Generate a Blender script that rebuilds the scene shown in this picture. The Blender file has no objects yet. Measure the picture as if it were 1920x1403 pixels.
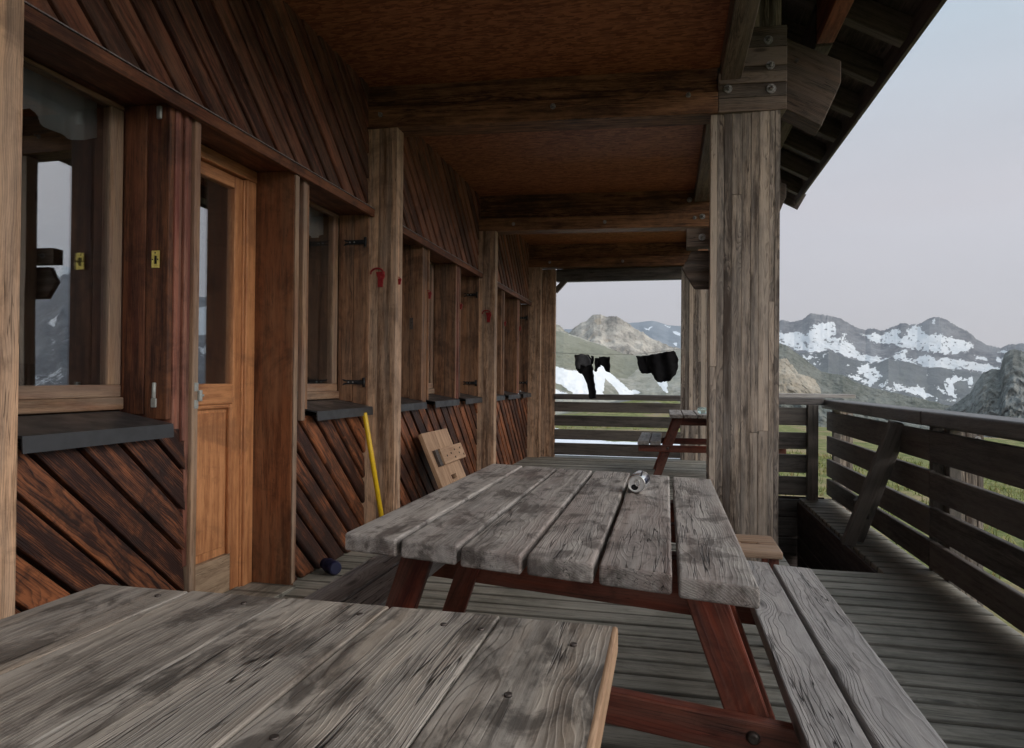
import bpy, bmesh, math, random
import numpy as np
from mathutils import Vector, Matrix

random.seed(7)
rng = np.random.default_rng(7)
SC = bpy.context.scene
COL = SC.collection
R = math.radians

# ------------------------------------------------------------------ camera
F_PX, CX, CY, EYE = 1310.0, 960.0, 701.5, 1.05
_roll = R(0.5)
_pit = math.atan((713.5 - 701.5) / F_PX)
_yaw = math.atan((1250 - 960) / F_PX * math.cos(_pit))
_r = Vector((math.cos(_yaw), math.sin(_yaw), 0))
_fh = Vector((-math.sin(_yaw), math.cos(_yaw), 0))
_f = _fh * math.cos(_pit) + Vector((0, 0, math.sin(_pit)))
_u = Vector((0, 0, math.cos(_pit))) - _fh * math.sin(_pit)
CR = _r * math.cos(_roll) + _u * math.sin(_roll)
CU = _u * math.cos(_roll) - _r * math.sin(_roll)
CF = _f
cam = bpy.data.cameras.new("camera")
cam.sensor_width = 36
cam.lens = F_PX / 1920 * 36
cam.clip_start = 0.02
cam.clip_end = 40000
camo = bpy.data.objects.new("camera", cam)
COL.objects.link(camo)
m = Matrix.Identity(4)
for i in range(3):
    m[i][0], m[i][1], m[i][2] = CR[i], CU[i], -CF[i]
m[2][3] = EYE
camo.matrix_world = m
SC.camera = camo

def ray(x, y):
    return CF + CR * ((x - CX) / F_PX) + CU * ((CY - y) / F_PX)

# ------------------------------------------------------------------ world
SUN_AZ, SUN_EL = R(112), R(16)        # clockwise from +Y
SUN_DIR = Vector((math.sin(SUN_AZ) * math.cos(SUN_EL), math.cos(SUN_AZ) * math.cos(SUN_EL), math.sin(SUN_EL)))
W = bpy.data.worlds.new("World")
SC.world = W
W.use_nodes = True
nt = W.node_tree
nt.nodes.clear()
def nn(t, nt=None, **k):
    n = nt.nodes.new(t)
    for a, b in k.items():
        setattr(n, a, b)
    return n
out = nn('ShaderNodeOutputWorld', nt)
bg = nn('ShaderNodeBackground', nt)
bg.inputs[1].default_value = 0.1
sky = nn('ShaderNodeTexSky', nt, sky_type='NISHITA', sun_disc=False)
sky.sun_elevation = SUN_EL
sky.sun_rotation = SUN_AZ
sky.air_density = 1.0
sky.dust_density = 2.5
tc = nn('ShaderNodeTexCoord', nt)
sep = nn('ShaderNodeSeparateXYZ', nt)
nt.links.new(tc.outputs['Generated'], sep.inputs[0])
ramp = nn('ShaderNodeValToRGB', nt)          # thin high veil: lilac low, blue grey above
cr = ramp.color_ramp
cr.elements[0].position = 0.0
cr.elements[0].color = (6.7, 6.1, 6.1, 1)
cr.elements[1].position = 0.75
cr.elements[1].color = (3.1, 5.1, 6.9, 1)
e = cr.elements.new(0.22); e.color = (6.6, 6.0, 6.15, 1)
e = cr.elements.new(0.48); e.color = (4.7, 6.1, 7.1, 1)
nt.links.new(sep.outputs[2], ramp.inputs[0])
# veil strongly brightened round the low sun, added to light the porch
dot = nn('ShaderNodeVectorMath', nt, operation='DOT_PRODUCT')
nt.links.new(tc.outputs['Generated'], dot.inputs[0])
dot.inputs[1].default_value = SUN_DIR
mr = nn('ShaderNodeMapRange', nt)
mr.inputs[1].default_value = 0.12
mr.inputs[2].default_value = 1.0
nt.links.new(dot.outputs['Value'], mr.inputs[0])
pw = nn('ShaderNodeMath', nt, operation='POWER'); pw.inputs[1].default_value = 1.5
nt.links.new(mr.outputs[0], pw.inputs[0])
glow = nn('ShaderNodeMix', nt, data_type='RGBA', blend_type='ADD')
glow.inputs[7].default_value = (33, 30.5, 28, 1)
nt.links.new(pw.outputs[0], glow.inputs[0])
nz = nn('ShaderNodeTexNoise', nt); nz.inputs['Scale'].default_value = 2.2; nz.inputs['Detail'].default_value = 4
mp = nn('ShaderNodeMapping', nt); mp.inputs['Scale'].default_value = (1, 1, 5)
nt.links.new(tc.outputs['Generated'], mp.inputs[0]); nt.links.new(mp.outputs[0], nz.inputs[0])
mrn = nn('ShaderNodeMapRange', nt); mrn.inputs[3].default_value = 0.88; mrn.inputs[4].default_value = 1.12
nt.links.new(nz.outputs[0], mrn.inputs[0])
mulv = nn('ShaderNodeVectorMath', nt, operation='SCALE')
nt.links.new(ramp.outputs[0], mulv.inputs[0]); nt.links.new(mrn.outputs[0], mulv.inputs['Scale'])
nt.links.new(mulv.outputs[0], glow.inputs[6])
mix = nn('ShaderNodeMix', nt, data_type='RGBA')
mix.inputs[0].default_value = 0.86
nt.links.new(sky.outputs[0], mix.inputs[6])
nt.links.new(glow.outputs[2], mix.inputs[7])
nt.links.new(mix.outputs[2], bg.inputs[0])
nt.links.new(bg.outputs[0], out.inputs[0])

sun = bpy.data.lights.new("sun", 'SUN')
sun.energy = 1.0
sun.angle = R(60)
sun.color = (1.0, 0.93, 0.85)
suno = bpy.data.objects.new("sun", sun)
COL.objects.link(suno)
suno.rotation_euler = SUN_DIR.to_track_quat('Z', 'Y').to_euler()

vs = SC.view_settings
vs.view_transform = 'Standard'
vs.look = 'None'
vs.exposure = 0.17
vs.gamma = 1.0
SC.cycles.use_denoising = True
SC.cycles.max_bounces = 8
SC.cycles.diffuse_bounces = 5
SC.cycles.transparent_max_bounces = 12
SC.cycles.sample_clamp_indirect = 6

# ------------------------------------------------------------------ materials
class G:
    """small node graph writer"""
    def __init__(s, name):
        s.m = bpy.data.materials.new(name)
        s.m.use_nodes = True
        s.t = s.m.node_tree
        s.b = s.t.nodes['Principled BSDF']
        s.o = s.t.nodes['Material Output']
    def n(s, typ, **k):
        n = s.t.nodes.new(typ)
        for a, b in k.items():
            setattr(n, a, b)
        return n
    def l(s, a, b):
        s.t.links.new(a, b)
    def put(s, sock, v):
        if hasattr(v, 'is_output'):
            s.l(v, sock)
        elif v is not None:
            sock.default_value = v
    def math(s, op, a, b=None, c=None):
        n = s.n('ShaderNodeMath', operation=op)
        for i, v in enumerate((a, b, c)):
            if v is not None:
                s.put(n.inputs[i], v)
        return n.outputs[0]
    def mixc(s, f, a, b, mode='MIX'):
        n = s.n('ShaderNodeMix', data_type='RGBA', blend_type=mode)
        s.put(n.inputs[0], f); s.put(n.inputs[6], a); s.put(n.inputs[7], b)
        return n.outputs[2]
    def rng(s, v, a, b, c=0.0, d=1.0, smooth=True):
        n = s.n('ShaderNodeMapRange', interpolation_type='SMOOTHSTEP' if smooth else 'LINEAR')
        s.put(n.inputs[0], v)
        for i, q in zip((1, 2, 3, 4), (a, b, c, d)):
            s.put(n.inputs[i], q)
        return n.outputs[0]
    def scale(s, vec, xyz, rot=None, loc=None):
        n = s.n('ShaderNodeMapping')
        s.l(vec, n.inputs[0])
        n.inputs['Scale'].default_value = xyz
        if rot: n.inputs['Rotation'].default_value = rot
        if loc: n.inputs['Location'].default_value = loc
        return n.outputs[0]
    def noise(s, vec, sc=1.0, det=3.0, rough=0.55, dist=0.0):
        n = s.n('ShaderNodeTexNoise')
        s.l(vec, n.inputs['Vector'])
        n.inputs['Scale'].default_value = sc
        n.inputs['Detail'].default_value = det
        n.inputs['Roughness'].default_value = rough
        n.inputs['Distortion'].default_value = dist
        return n.outputs['Fac']
    def voro(s, vec, sc=1.0, feat='F1'):
        n = s.n('ShaderNodeTexVoronoi', feature=feat)
        s.l(vec, n.inputs['Vector'])
        n.inputs['Scale'].default_value = sc
        return n
    def attr(s, name):
        n = s.n('ShaderNodeAttribute', attribute_name=name)
        return n
    def coord(s, which='Object'):
        return s.n('ShaderNodeTexCoord').outputs[which]
    def bump(s, h, strength=0.4, dist=0.002):
        n = s.n('ShaderNodeBump')
        n.inputs['Strength'].default_value = strength
        n.inputs['Distance'].default_value = dist
        s.put(n.inputs['Height'], h)
        s.l(n.outputs[0], s.b.inputs['Normal'])
    def fin(s, col=None, rough=0.6, metal=0.0, spec=0.4):
        s.put(s.b.inputs['Base Color'], col)
        s.put(s.b.inputs['Roughness'], rough)
        s.b.inputs['Metallic'].default_value = metal
        s.b.inputs['Specular IOR Level'].default_value = spec
        return s.m

def c4(c):
    return (c[0], c[1], c[2], 1.0)

def wood(name, dark, light, ring=0.0045, ringamt=0.6, grey=None, greyamt=0.0, stain=None, stainamt=0.0,
         stainsc=4.0, stainlen=0.35, rough=0.68, spec=0.3, bump=0.5, bdist=0.0015, var=0.5, crack=0.5, knots=0.45, red=None, redamt=0.0, joint=None, bias=0.0):
    g = G(name)
    P = g.attr('gc').outputs['Vector']
    rnd = g.attr('rnd').outputs['Fac']
    # slow wander of the grain
    nv = g.n('ShaderNodeTexNoise'); nv.inputs['Scale'].default_value = 1.0; nv.inputs['Detail'].default_value = 3
    g.l(g.scale(P, (2.6, 9, 9)), nv.inputs['Vector'])
    w1 = g.n('ShaderNodeVectorMath', operation='SUBTRACT'); g.l(nv.outputs['Color'], w1.inputs[0]); w1.inputs[1].default_value = (.5, .5, .5)
    w2 = g.n('ShaderNodeVectorMath', operation='MULTIPLY'); g.l(w1.outputs[0], w2.inputs[0]); w2.inputs[1].default_value = (.0, .042, .042)
    w3 = g.n('ShaderNodeVectorMath', operation='ADD'); g.l(P, w3.inputs[0]); g.l(w2.outputs[0], w3.inputs[1])
    # knots
    vk = g.voro(g.scale(P, (2.6, 9, 9)), 1.0)
    vk.inputs['Randomness'].default_value = 0.9
    sepk = g.n('ShaderNodeSeparateColor'); g.l(vk.outputs['Color'], sepk.inputs[0])
    sel = g.math('GREATER_THAN', sepk.outputs[0], 1.0 - knots * 0.6)
    near = g.math('MULTIPLY', g.rng(vk.outputs['Distance'], 0.02, 0.42, 1, 0), sel)
    core = g.math('MULTIPLY', g.rng(vk.outputs['Distance'], 0.05, 0.16, 1, 0), sel)
    sx = g.n('ShaderNodeSeparateXYZ'); g.l(w3.outputs[0], sx.inputs[0])
    rad = g.math('SQRT', g.math('ADD', g.math('MULTIPLY', sx.outputs[1], sx.outputs[1]), g.math('MULTIPLY', sx.outputs[2], sx.outputs[2])))
    rad = g.math('ADD', rad, g.math('MULTIPLY', near, 0.02))
    fr = g.math('FRACT', g.math('DIVIDE', rad, ring))
    rp = g.n('ShaderNodeValToRGB')
    el = rp.color_ramp.elements
    el[0].position = 0; el[0].color = (0, 0, 0, 1)
    el[1].position = 1; el[1].color = (.1, .1, .1, 1)
    e = el.new(.55); e.color = (.3, .3, .3, 1)
    e = el.new(.86); e.color = (1, 1, 1, 1)
    g.l(fr, rp.inputs[0])
    ringv = rp.outputs[0]
    fib = g.noise(g.scale(P, (16, 300, 300)), 1, 4, 0.65)
    mott = g.noise(g.scale(P, (9, 26, 26), loc=(2, 2, 2)), 1, 6, 0.7)
    streak = g.noise(g.scale(P, (2.4, 40, 40)), 1, 5, 0.62)
    broad = g.noise(g.scale(P, (1.1, 6, 6)), 1, 3, 0.6)
    f = g.math('MULTIPLY', ringv, ringamt * 0.6)
    f = g.math('ADD', f, g.math('MULTIPLY', g.rng(streak, 0.34, 0.66), 0.62))
    f = g.math('ADD', f, g.math('MULTIPLY', g.math('SUBTRACT', fib, 0.5), 0.9))
    f = g.math('ADD', f, g.math('MULTIPLY', g.math('SUBTRACT', broad, 0.5), 1.1))
    f = g.math('ADD', f, g.math('MULTIPLY', g.math('SUBTRACT', mott, 0.5), 1.3))
    f = g.math('ADD', f, g.math('ADD', g.math('MULTIPLY', g.math('SUBTRACT', rnd, 0.5), var), bias))
    fcl = g.n('ShaderNodeClamp'); g.l(f, fcl.inputs[0])
    colr = g.mixc(fcl.outputs[0], c4(light), c4(dark))
    if red is not None:
        colr = g.mixc(g.math('MULTIPLY', g.rng(g.noise(g.scale(P, (1.7, 12, 12), loc=(3, 1, 7)), 1, 4), 0.46, 0.62), redamt), colr, c4(red))
    if grey is not None:
        gs = g.rng(g.noise(g.scale(P, (1.5, 16, 16), loc=(9, 4, 2)), 1, 5, 0.62), 0.36, 0.62)
        gs = g.math('MULTIPLY', gs, greyamt)
        gcol = g.mixc(g.math('MULTIPLY', ringv, 0.5), c4(grey), c4([q * .55 for q in grey]))
        colr = g.mixc(gs, colr, gcol)
    if stain is not None:
        O = g.coord('Object')
        s1 = g.noise(g.scale(O, (1, stainlen, 1)), stainsc, 8, 0.7, 0.5)
        s2 = g.noise(g.scale(P, (3.0, 60, 60)), 1, 3)
        sm = g.rng(g.math('ADD', s1, g.math('MULTIPLY', g.math('SUBTRACT', s2, .5), .2)), 0.47, 0.63)
        colr = g.mixc(g.math('MULTIPLY', sm, stainamt), colr, c4(stain))
    colr = g.mixc(g.math('MULTIPLY', core, 0.7), colr, c4([q * .35 for q in dark]))
    ck = g.noise(g.scale(P, (2.4, 70, 70), loc=(5, 5, 5)), 1, 2, 0.5)
    ckl = g.rng(g.math('ABSOLUTE', g.math('SUBTRACT', ck, 0.5)), 0.0, 0.022, 1, 0)
    ckm = g.rng(g.noise(g.scale(P, (1.9, 9, 9), loc=(1, 8, 3)), 1, 2), 0.5, 0.62)
    crk = g.math('MULTIPLY', g.math('MULTIPLY', ckl, ckm), crack)
    colr = g.mixc(crk, colr, c4([q * .18 for q in dark]))
    if joint:      # joint dirt, with the shade of the gaps painted onto the board edges
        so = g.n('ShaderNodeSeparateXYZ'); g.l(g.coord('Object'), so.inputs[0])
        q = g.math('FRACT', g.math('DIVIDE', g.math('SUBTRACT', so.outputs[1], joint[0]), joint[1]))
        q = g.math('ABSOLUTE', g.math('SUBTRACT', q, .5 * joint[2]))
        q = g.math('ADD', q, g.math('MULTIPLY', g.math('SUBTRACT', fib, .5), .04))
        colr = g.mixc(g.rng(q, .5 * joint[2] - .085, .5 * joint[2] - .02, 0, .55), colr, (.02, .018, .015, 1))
    h = g.math('ADD', g.math('MULTIPLY', ringv, 0.45), g.math('MULTIPLY', fib, 0.5))
    h = g.math('SUBTRACT', h, g.math('MULTIPLY', crk, 1.6))
    g.bump(h, bump, bdist)
    ro = g.rng(fib, 0.2, 0.8, rough - .1, rough + .12, False)
    return g.fin(colr, ro, 0, spec)

YN0 = -1.6
M = {}
M['clad'] = wood('cladding_wood', (.026, .0075, .0045), (.37, .128, .05), ring=.006, ringamt=.8, var=.7, bump=.8, stain=(.018, .007, .005), stainamt=.8, stainsc=3.5, stainlen=1, rough=.5, spec=.45, knots=.55, bias=.22)
M['cladup'] = wood('upper_cladding_wood', (.040, .012, .008), (.33, .125, .07), ring=.006, ringamt=.6, var=.8, bump=.7, rough=.55, grey=(.20, .125, .085), greyamt=.35, bias=.14, stain=(.03, .012, .009), stainamt=.5, stainsc=3, stainlen=1)
M['reveal'] = wood('shutter_wood', (.055, .022, .011), (.33, .165, .085), ring=.007, ringamt=.5, var=.4, grey=(.22, .155, .11), greyamt=.35, rough=.6, stain=(.03, .015, .01), stainamt=.5, stainsc=3, stainlen=1)
M['revealred'] = wood('red_shutter_wood', (.040, .013, .008), (.24, .095, .045), ring=.007, ringamt=.4, var=.35, red=(.11, .028, .015), redamt=.4, rough=.55, stain=(.025, .012, .008), stainamt=.6, stainsc=3, stainlen=1)
M['jambred'] = wood('red_jamb_wood', (.075, .020, .016), (.32, .125, .08), ring=.007, ringamt=.35, var=.8, red=(.16, .035, .03), redamt=.55, grey=(.26, .165, .12), greyamt=.4, rough=.55, stain=(.04, .014, .010), stainamt=.5, stainsc=3, stainlen=1)
M['worn'] = wood('worn_door_jamb_wood', (.07, .025, .012), (.22, .085, .036), ring=.008, ringamt=.3, var=.3, red=(.30, .16, .085), redamt=.35, rough=.58, stain=(.03, .012, .007), stainamt=.5, stainsc=3)
M['frame'] = wood('window_frame_wood', (.11, .055, .028), (.40, .25, .15), ring=.005, ringamt=.6, var=.5, grey=(.33, .27, .22), greyamt=.45, red=(.22, .08, .05), redamt=.4, rough=.6)
M['door'] = wood('orange_door_pine', (.31, .115, .045), (.62, .29, .125), ring=.007, ringamt=.4, var=.2, crack=.15, rough=.45, spec=.4, bump=.2, stain=(.20, .09, .045), stainamt=.5, stainsc=5, stainlen=.5)
M['doorgrey'] = wood('worn_grey_door_board', (.20, .13, .08), (.42, .30, .20), ring=.007, ringamt=.3, var=.2, rough=.6, stain=(.16, .10, .06), stainamt=.5, stainsc=8)
M['post'] = wood('wall_post_wood', (.12, .062, .033), (.66, .42, .265), ring=.005, ringamt=.6, var=.7, grey=(.42, .325, .255), greyamt=.45, rough=.65, knots=.65, crack=.7, stain=(.085, .052, .034), stainamt=.45, stainsc=3.5, stainlen=1)
M['bigpost'] = wood('weathered_post_wood', (.060, .043, .034), (.52, .42, .335), ring=.0048, ringamt=.7, var=1.7, grey=(.35, .315, .285), greyamt=.45, rough=.75, knots=.65, crack=.9, bump=.9, bias=.05)
M['beam'] = wood('dark_beam_wood', (.055, .022, .011), (.32, .155, .075), ring=.007, ringamt=.8, var=.5, rough=.62, knots=.5, stain=(.04, .022, .014), stainamt=.5, stainsc=2, stainlen=3)
M['beamend'] = wood('weathered_beam_wood', (.045, .030, .023), (.23, .165, .125), ring=.007, ringamt=.8, var=1.0, rough=.7, grey=(.19, .165, .145), greyamt=.5, crack=.9, knots=.6)
M['bracket'] = wood('brown_bracket_wood', (.030, .019, .014), (.145, .098, .072), ring=.007, ringamt=.8, var=.6, rough=.7, grey=(.11, .092, .08), greyamt=.5, crack=.9, knots=.6)
M['purlin'] = wood('red_purlin_wood', (.14, .035, .022), (.32, .10, .06), ring=.007, var=.3, rough=.6)
M['soffit'] = wood('dark_soffit_wood', (.038, .029, .027), (.12, .092, .085), ring=.008, ringamt=.4, var=.5, rough=.75)
M['table'] = wood('grey_table_plank', (.085, .072, .065), (.46, .42, .385), ring=.0045, ringamt=.28, var=.4, grey=(.40, .375, .355), greyamt=.5, stain=(.055, .043, .038), stainamt=.72, stainsc=13, stainlen=.6, rough=.6, spec=.35, bump=.8, crack=.9, knots=.55, red=(.24, .17, .15), redamt=.4)
M['table1'] = wood('stained_table_plank', (.075, .064, .055), (.46, .41, .355), ring=.005, ringamt=.28, var=.4, grey=(.37, .345, .315), greyamt=.5, stain=(.036, .031, .028), stainamt=.74, stainsc=15, stainlen=.42, rough=.45, spec=.5, bump=.8, crack=.95, knots=.6, red=(.21, .14, .085), redamt=.5)
M['bench'] = wood('grey_bench_plank', (.10, .088, .083), (.40, .37, .355), ring=.0055, ringamt=.5, var=.3, grey=(.35, .335, .33), greyamt=.6, rough=.6, bump=1.0, bdist=.0025, crack=1.0, knots=.6)
M['redleg'] = wood('red_painted_wood', (.055, .010, .008), (.17, .042, .026), ring=.008, ringamt=.4, var=.5, grey=(.20, .11, .08), greyamt=.45, red=(.29, .058, .022), redamt=.45, rough=.5, spec=.4, stain=(.035, .012, .009), stainamt=.5, stainsc=6, stainlen=1)
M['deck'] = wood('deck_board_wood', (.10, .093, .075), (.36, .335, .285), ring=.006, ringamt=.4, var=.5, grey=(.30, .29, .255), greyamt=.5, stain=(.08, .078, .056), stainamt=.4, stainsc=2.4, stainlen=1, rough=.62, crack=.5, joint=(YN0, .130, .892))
M['rail'] = wood('dark_railing_wood', (.030, .026, .023), (.14, .12, .105), ring=.006, ringamt=.5, var=.7, rough=.6, crack=.5, grey=(.14, .13, .12), greyamt=.4)
M['handrail'] = wood('dark_handrail_wood', (.030, .026, .025), (.13, .115, .108), ring=.006, ringamt=.5, var=.4, rough=.42, spec=.5, crack=.8, grey=(.15, .14, .135), greyamt=.4)
M['cap'] = wood('grey_cap_board', (.28, .26, .25), (.50, .48, .46), ring=.007, var=.3, rough=.7)
M['stool'] = wood('brown_stool_wood', (.12, .065, .036), (.34, .21, .13), ring=.006, var=.3, rough=.55, grey=(.36, .29, .23), greyamt=.4)
M['tan'] = wood('tan_board_wood', (.24, .135, .075), (.46, .30, .19), ring=.007, ringamt=.35, var=.25, rough=.6, crack=.2)

def metal(name, col, rough=.4, metalv=1.0, sc=60, amt=.25):
    g = G(name)
    n = g.noise(g.coord('Object'), sc, 4)
    c = g.mixc(g.math('MULTIPLY', g.rng(n, .35, .7), amt), c4(col), c4([q * .35 for q in col]))
    g.bump(n, .15, .0006)
    return g.fin(c, g.rng(n, .3, .7, rough * .8, min(1, rough * 1.3)), metalv, .5)
M['sill'] = metal('sill_sheet_metal', (.075, .078, .084), .38, .5, 9, .3)
M['galv'] = metal('galvanised_steel', (.36, .35, .34), .5, .75, 90, .6)
M['rust'] = metal('rusty_bolt_steel', (.13, .11, .10), .55, .8, 120, .5)
M['black'] = metal('black_iron', (.012, .012, .013), .45, .3, 90, .2)
M['brass'] = metal('brass_plate', (.62, .50, .13), .35, .7, 70, .35)
M['dark'] = metal('dark_gap', (.01, .008, .007), .9, 0, 40, .2)
M['redmetal'] = metal('red_painted_steel', (.30, .012, .014), .42, .1, 60, .35)
M['alu'] = metal('bare_aluminium', (.72, .71, .69), .42, .75, 140, .2)
M['rimalu'] = metal('dull_can_rim', (.50, .49, .47), .4, .8, 140, .2)
M['yellow'] = metal('yellow_painted_pole', (.72, .46, .012), .4, 0, 30, .2)
M['whitemetal'] = metal('grey_latch_steel', (.42, .44, .42), .5, .4, 50, .3)
M['blue'] = metal('dark_blue_plastic', (.011, .014, .048), .35, 0, 45, .4)
M['line'] = metal('clothes_line_cord', (.30, .29, .27), .8, 0, 100, .2)

def can_mat():
    g = G('printed_can_aluminium')
    O = g.coord('Object')
    s = g.n('ShaderNodeSeparateXYZ'); g.l(O, s.inputs[0])
    ang = g.math('ARCTAN2', s.outputs[2], s.outputs[0])
    st = g.math('LESS_THAN', g.math('ABSOLUTE', g.math('SUBTRACT', ang, 1.1)), .09)
    st2 = g.math('LESS_THAN', g.math('ABSOLUTE', g.math('SUBTRACT', ang, .25)), .30)
    c = g.mixc(g.math('MAXIMUM', st, st2), (.82, .83, .85, 1), (.035, .045, .10, 1))
    return g.fin(c, .25, .85, .5)
M['can'] = can_mat()

def fabric(name, col, col2):
    g = G(name)
    O = g.coord('Object')
    n = g.noise(O, 26, 5)
    c = g.mixc(n, c4(col), c4(col2))
    g.bump(g.noise(O, 420, 2), .3, .001)
    return g.fin(c, .95, 0, .1)
M['cloth'] = fabric('black_cloth', (.006, .006, .007), (.014, .014, .016))
M['cloth2'] = fabric('charcoal_cloth', (.05, .052, .058), (.13, .135, .15))
def voile():
    g = G('grey_curtain_voile')
    n = g.noise(g.scale(g.coord('Object'), (30, 30, 4)), 1, 3)
    c = g.mixc(n, (.55, .58, .59, 1), (.80, .82, .83, 1))
    tr = g.n('ShaderNodeBsdfTranslucent'); g.l(c, tr.inputs[0])
    g.fin(c, .9, 0, .1)
    mx = g.n('ShaderNodeMixShader'); mx.inputs[0].default_value = .5
    g.l(g.b.outputs[0], mx.inputs[1]); g.l(tr.outputs[0], mx.inputs[2]); g.l(mx.outputs[0], g.o.inputs[0])
    return g.m
M['curtain'] = voile()

def osb():
    g = G('oriented_strand_board')
    O = g.coord('Object')
    col = None
    vals = []
    for i, (ang, sc) in enumerate(((0.1, (16, 70, 30)), (0.75, (18, 80, 30)), (-0.6, (20, 75, 30)))):
        v = g.voro(g.scale(O, sc, rot=(0, 0, ang), loc=(i * 3.1, i * 1.7, 0)), 1.0)
        s = g.n('ShaderNodeSeparateColor'); g.l(v.outputs['Color'], s.inputs[0])
        vals.append((s.outputs[0], v.outputs['Distance']))
    sel = g.noise(g.scale(O, (6, 14, 6)), 1, 3)
    a = g.mixc(g.rng(sel, .42, .5), vals[0][0], vals[1][0])
    a = g.mixc(g.rng(g.noise(g.scale(O, (9, 7, 6), loc=(4, 4, 4)), 1, 3), .48, .55), a, vals[2][0])
    br = g.noise(O, 1.4, 4)
    fine = g.noise(g.scale(O, (40, 160, 40)), 1, 3)
    f = g.math('ADD', g.math('MULTIPLY', a, .55), g.math('ADD', g.math('MULTIPLY', br, .35), g.math('MULTIPLY', fine, .25)))
    c = g.mixc(g.rng(f, .25, .9), (.17, .052, .022, 1), (.43, .168, .075, 1))
    g.bump(g.math('ADD', a, fine), .4, .0015)
    return g.fin(c, .6, 0, .35)
M['osb'] = osb()

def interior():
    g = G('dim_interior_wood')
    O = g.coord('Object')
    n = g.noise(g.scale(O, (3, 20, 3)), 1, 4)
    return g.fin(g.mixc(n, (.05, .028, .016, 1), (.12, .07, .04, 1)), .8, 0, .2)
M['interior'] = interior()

def glass():
    g = G('window_glass')
    geo = g.n('ShaderNodeNewGeometry')
    dt = g.n('ShaderNodeVectorMath', operation='DOT_PRODUCT'); g.l(geo.outputs['Normal'], dt.inputs[0]); g.l(geo.outputs['Incoming'], dt.inputs[1])
    om = g.math('SUBTRACT', 1.0, g.math('ABSOLUTE', dt.outputs['Value']))
    refl = g.math('ADD', .24, g.math('MULTIPLY', g.math('POWER', om, 5.0), .76))
    tr = g.n('ShaderNodeBsdfTransparent'); tr.inputs[0].default_value = (.95, .97, .97, 1)
    gl = g.n('ShaderNodeBsdfGlossy'); gl.inputs['Roughness'].default_value = 0.0
    gl.inputs[0].default_value = (.95, .97, 1, 1)
    n = g.noise(g.coord('Object'), 1.2, 2)
    bmp = g.n('ShaderNodeBump'); bmp.inputs['Strength'].default_value = .05; bmp.inputs['Distance'].default_value = .02
    g.l(n, bmp.inputs['Height']); g.l(bmp.outputs[0], gl.inputs['Normal'])
    mx = g.n('ShaderNodeMixShader')
    g.l(refl, mx.inputs[0]); g.l(tr.outputs[0], mx.inputs[1]); g.l(gl.outputs[0], mx.inputs[2])
    g.l(mx.outputs[0], g.o.inputs[0])
    return g.m
M['glass'] = glass()

def plastic():
    g = G('clear_bottle_plastic')
    g.b.inputs['Transmission Weight'].default_value = .85
    g.b.inputs['IOR'].default_value = 1.3
    g.bump(g.noise(g.coord('Object'), 60, 3), .5, .003)
    return g.fin((.72, .88, .84, 1), .12, 0, .5)
M['plastic'] = plastic()

def rockmat(name, c1, c2, c3, sc, snow=True, veg=None, vegamt=0.5, streak=(1, 1, 1), bumpd=1.0, snowcol=(.80, .82, .86), fine=16.0, finec=.55):
    g = G(name)
    O = g.coord('Object')
    S = g.scale(O, streak)
    n1 = g.noise(S, sc, 8, .68)
    n2 = g.noise(O, sc * 5, 7, .7)
    n3 = g.noise(O, sc * .4, 5, .6)
    n4 = g.noise(S, sc * fine, 5, .75)
    c = g.mixc(g.rng(n1, .38, .64), c4(c1), c4(c2))
    c = g.mixc(g.math('MULTIPLY', g.rng(n2, .46, .64), .7), c, c4(c3))
    if veg is not None:
        at = g.attr('veg').outputs['Fac']
        vm = g.rng(g.math('ADD', at, g.math('ADD', g.math('MULTIPLY', g.math('SUBTRACT', n2, .5), 1.1), g.math('MULTIPLY', g.math('SUBTRACT', n4, .5), 1.4))), .48, .60)
        vc = g.mixc(n3, c4(veg), c4([q * .55 for q in veg]))
        c = g.mixc(g.math('MULTIPLY', vm, vegamt), c, vc)
        tan = g.attr('tan').outputs['Fac']
        c = g.mixc(g.math('MULTIPLY', g.rng(g.math('ADD', tan, g.math('ADD', g.math('MULTIPLY', g.math('SUBTRACT', n2, .5), .9), g.math('MULTIPLY', g.math('SUBTRACT', n4, .5), .5))), .4, .6), .85), c,
                   g.mixc(g.rng(n1, .35, .65), (.27, .225, .165, 1), (.43, .375, .30, 1)))
    c = g.mixc(g.math('MULTIPLY', g.rng(n4, .52, .66), finec), c, g.mixc(.62, c, (.02, .022, .022, 1)))
    h = g.math('ADD', n1, g.math('ADD', g.math('MULTIPLY', n2, .5), g.math('MULTIPLY', n4, .2)))
    if snow:
        sn = g.attr('snow').outputs['Fac']
        q = g.math('ADD', sn, g.math('MULTIPLY', g.math('SUBTRACT', n2, .5), .7))
        q = g.math('ADD', q, g.math('MULTIPLY', g.math('SUBTRACT', n4, .5), .6))
        q = g.math('ADD', q, g.math('MULTIPLY', g.math('SUBTRACT', n1, .5), .5))
        sm = g.rng(q, .46, .54)
        c = g.mixc(sm, c, c4(snowcol))
        h = g.math('MULTIPLY', h, g.math('SUBTRACT', 1.0, g.math('MULTIPLY', sm, .92)))
    g.bump(h, .8, bumpd)
    return g.fin(c, .9, 0, .15)

# ------------------------------------------------------------------ object helpers
ORG = {}
SCL = 1.0            # frames of the porch were first measured a little too far off: pull them in towards the eye point
def sc_(v):
    return Vector((v[0] * SCL, v[1] * SCL, EYE + (v[2] - EYE) * SCL))

def tag(o, label=None, cat=None, group=None, kind=None):
    if label: o['label'] = label
    if cat: o['category'] = cat
    if group: o['group'] = group
    if kind: o['kind'] = kind
    return o

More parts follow.
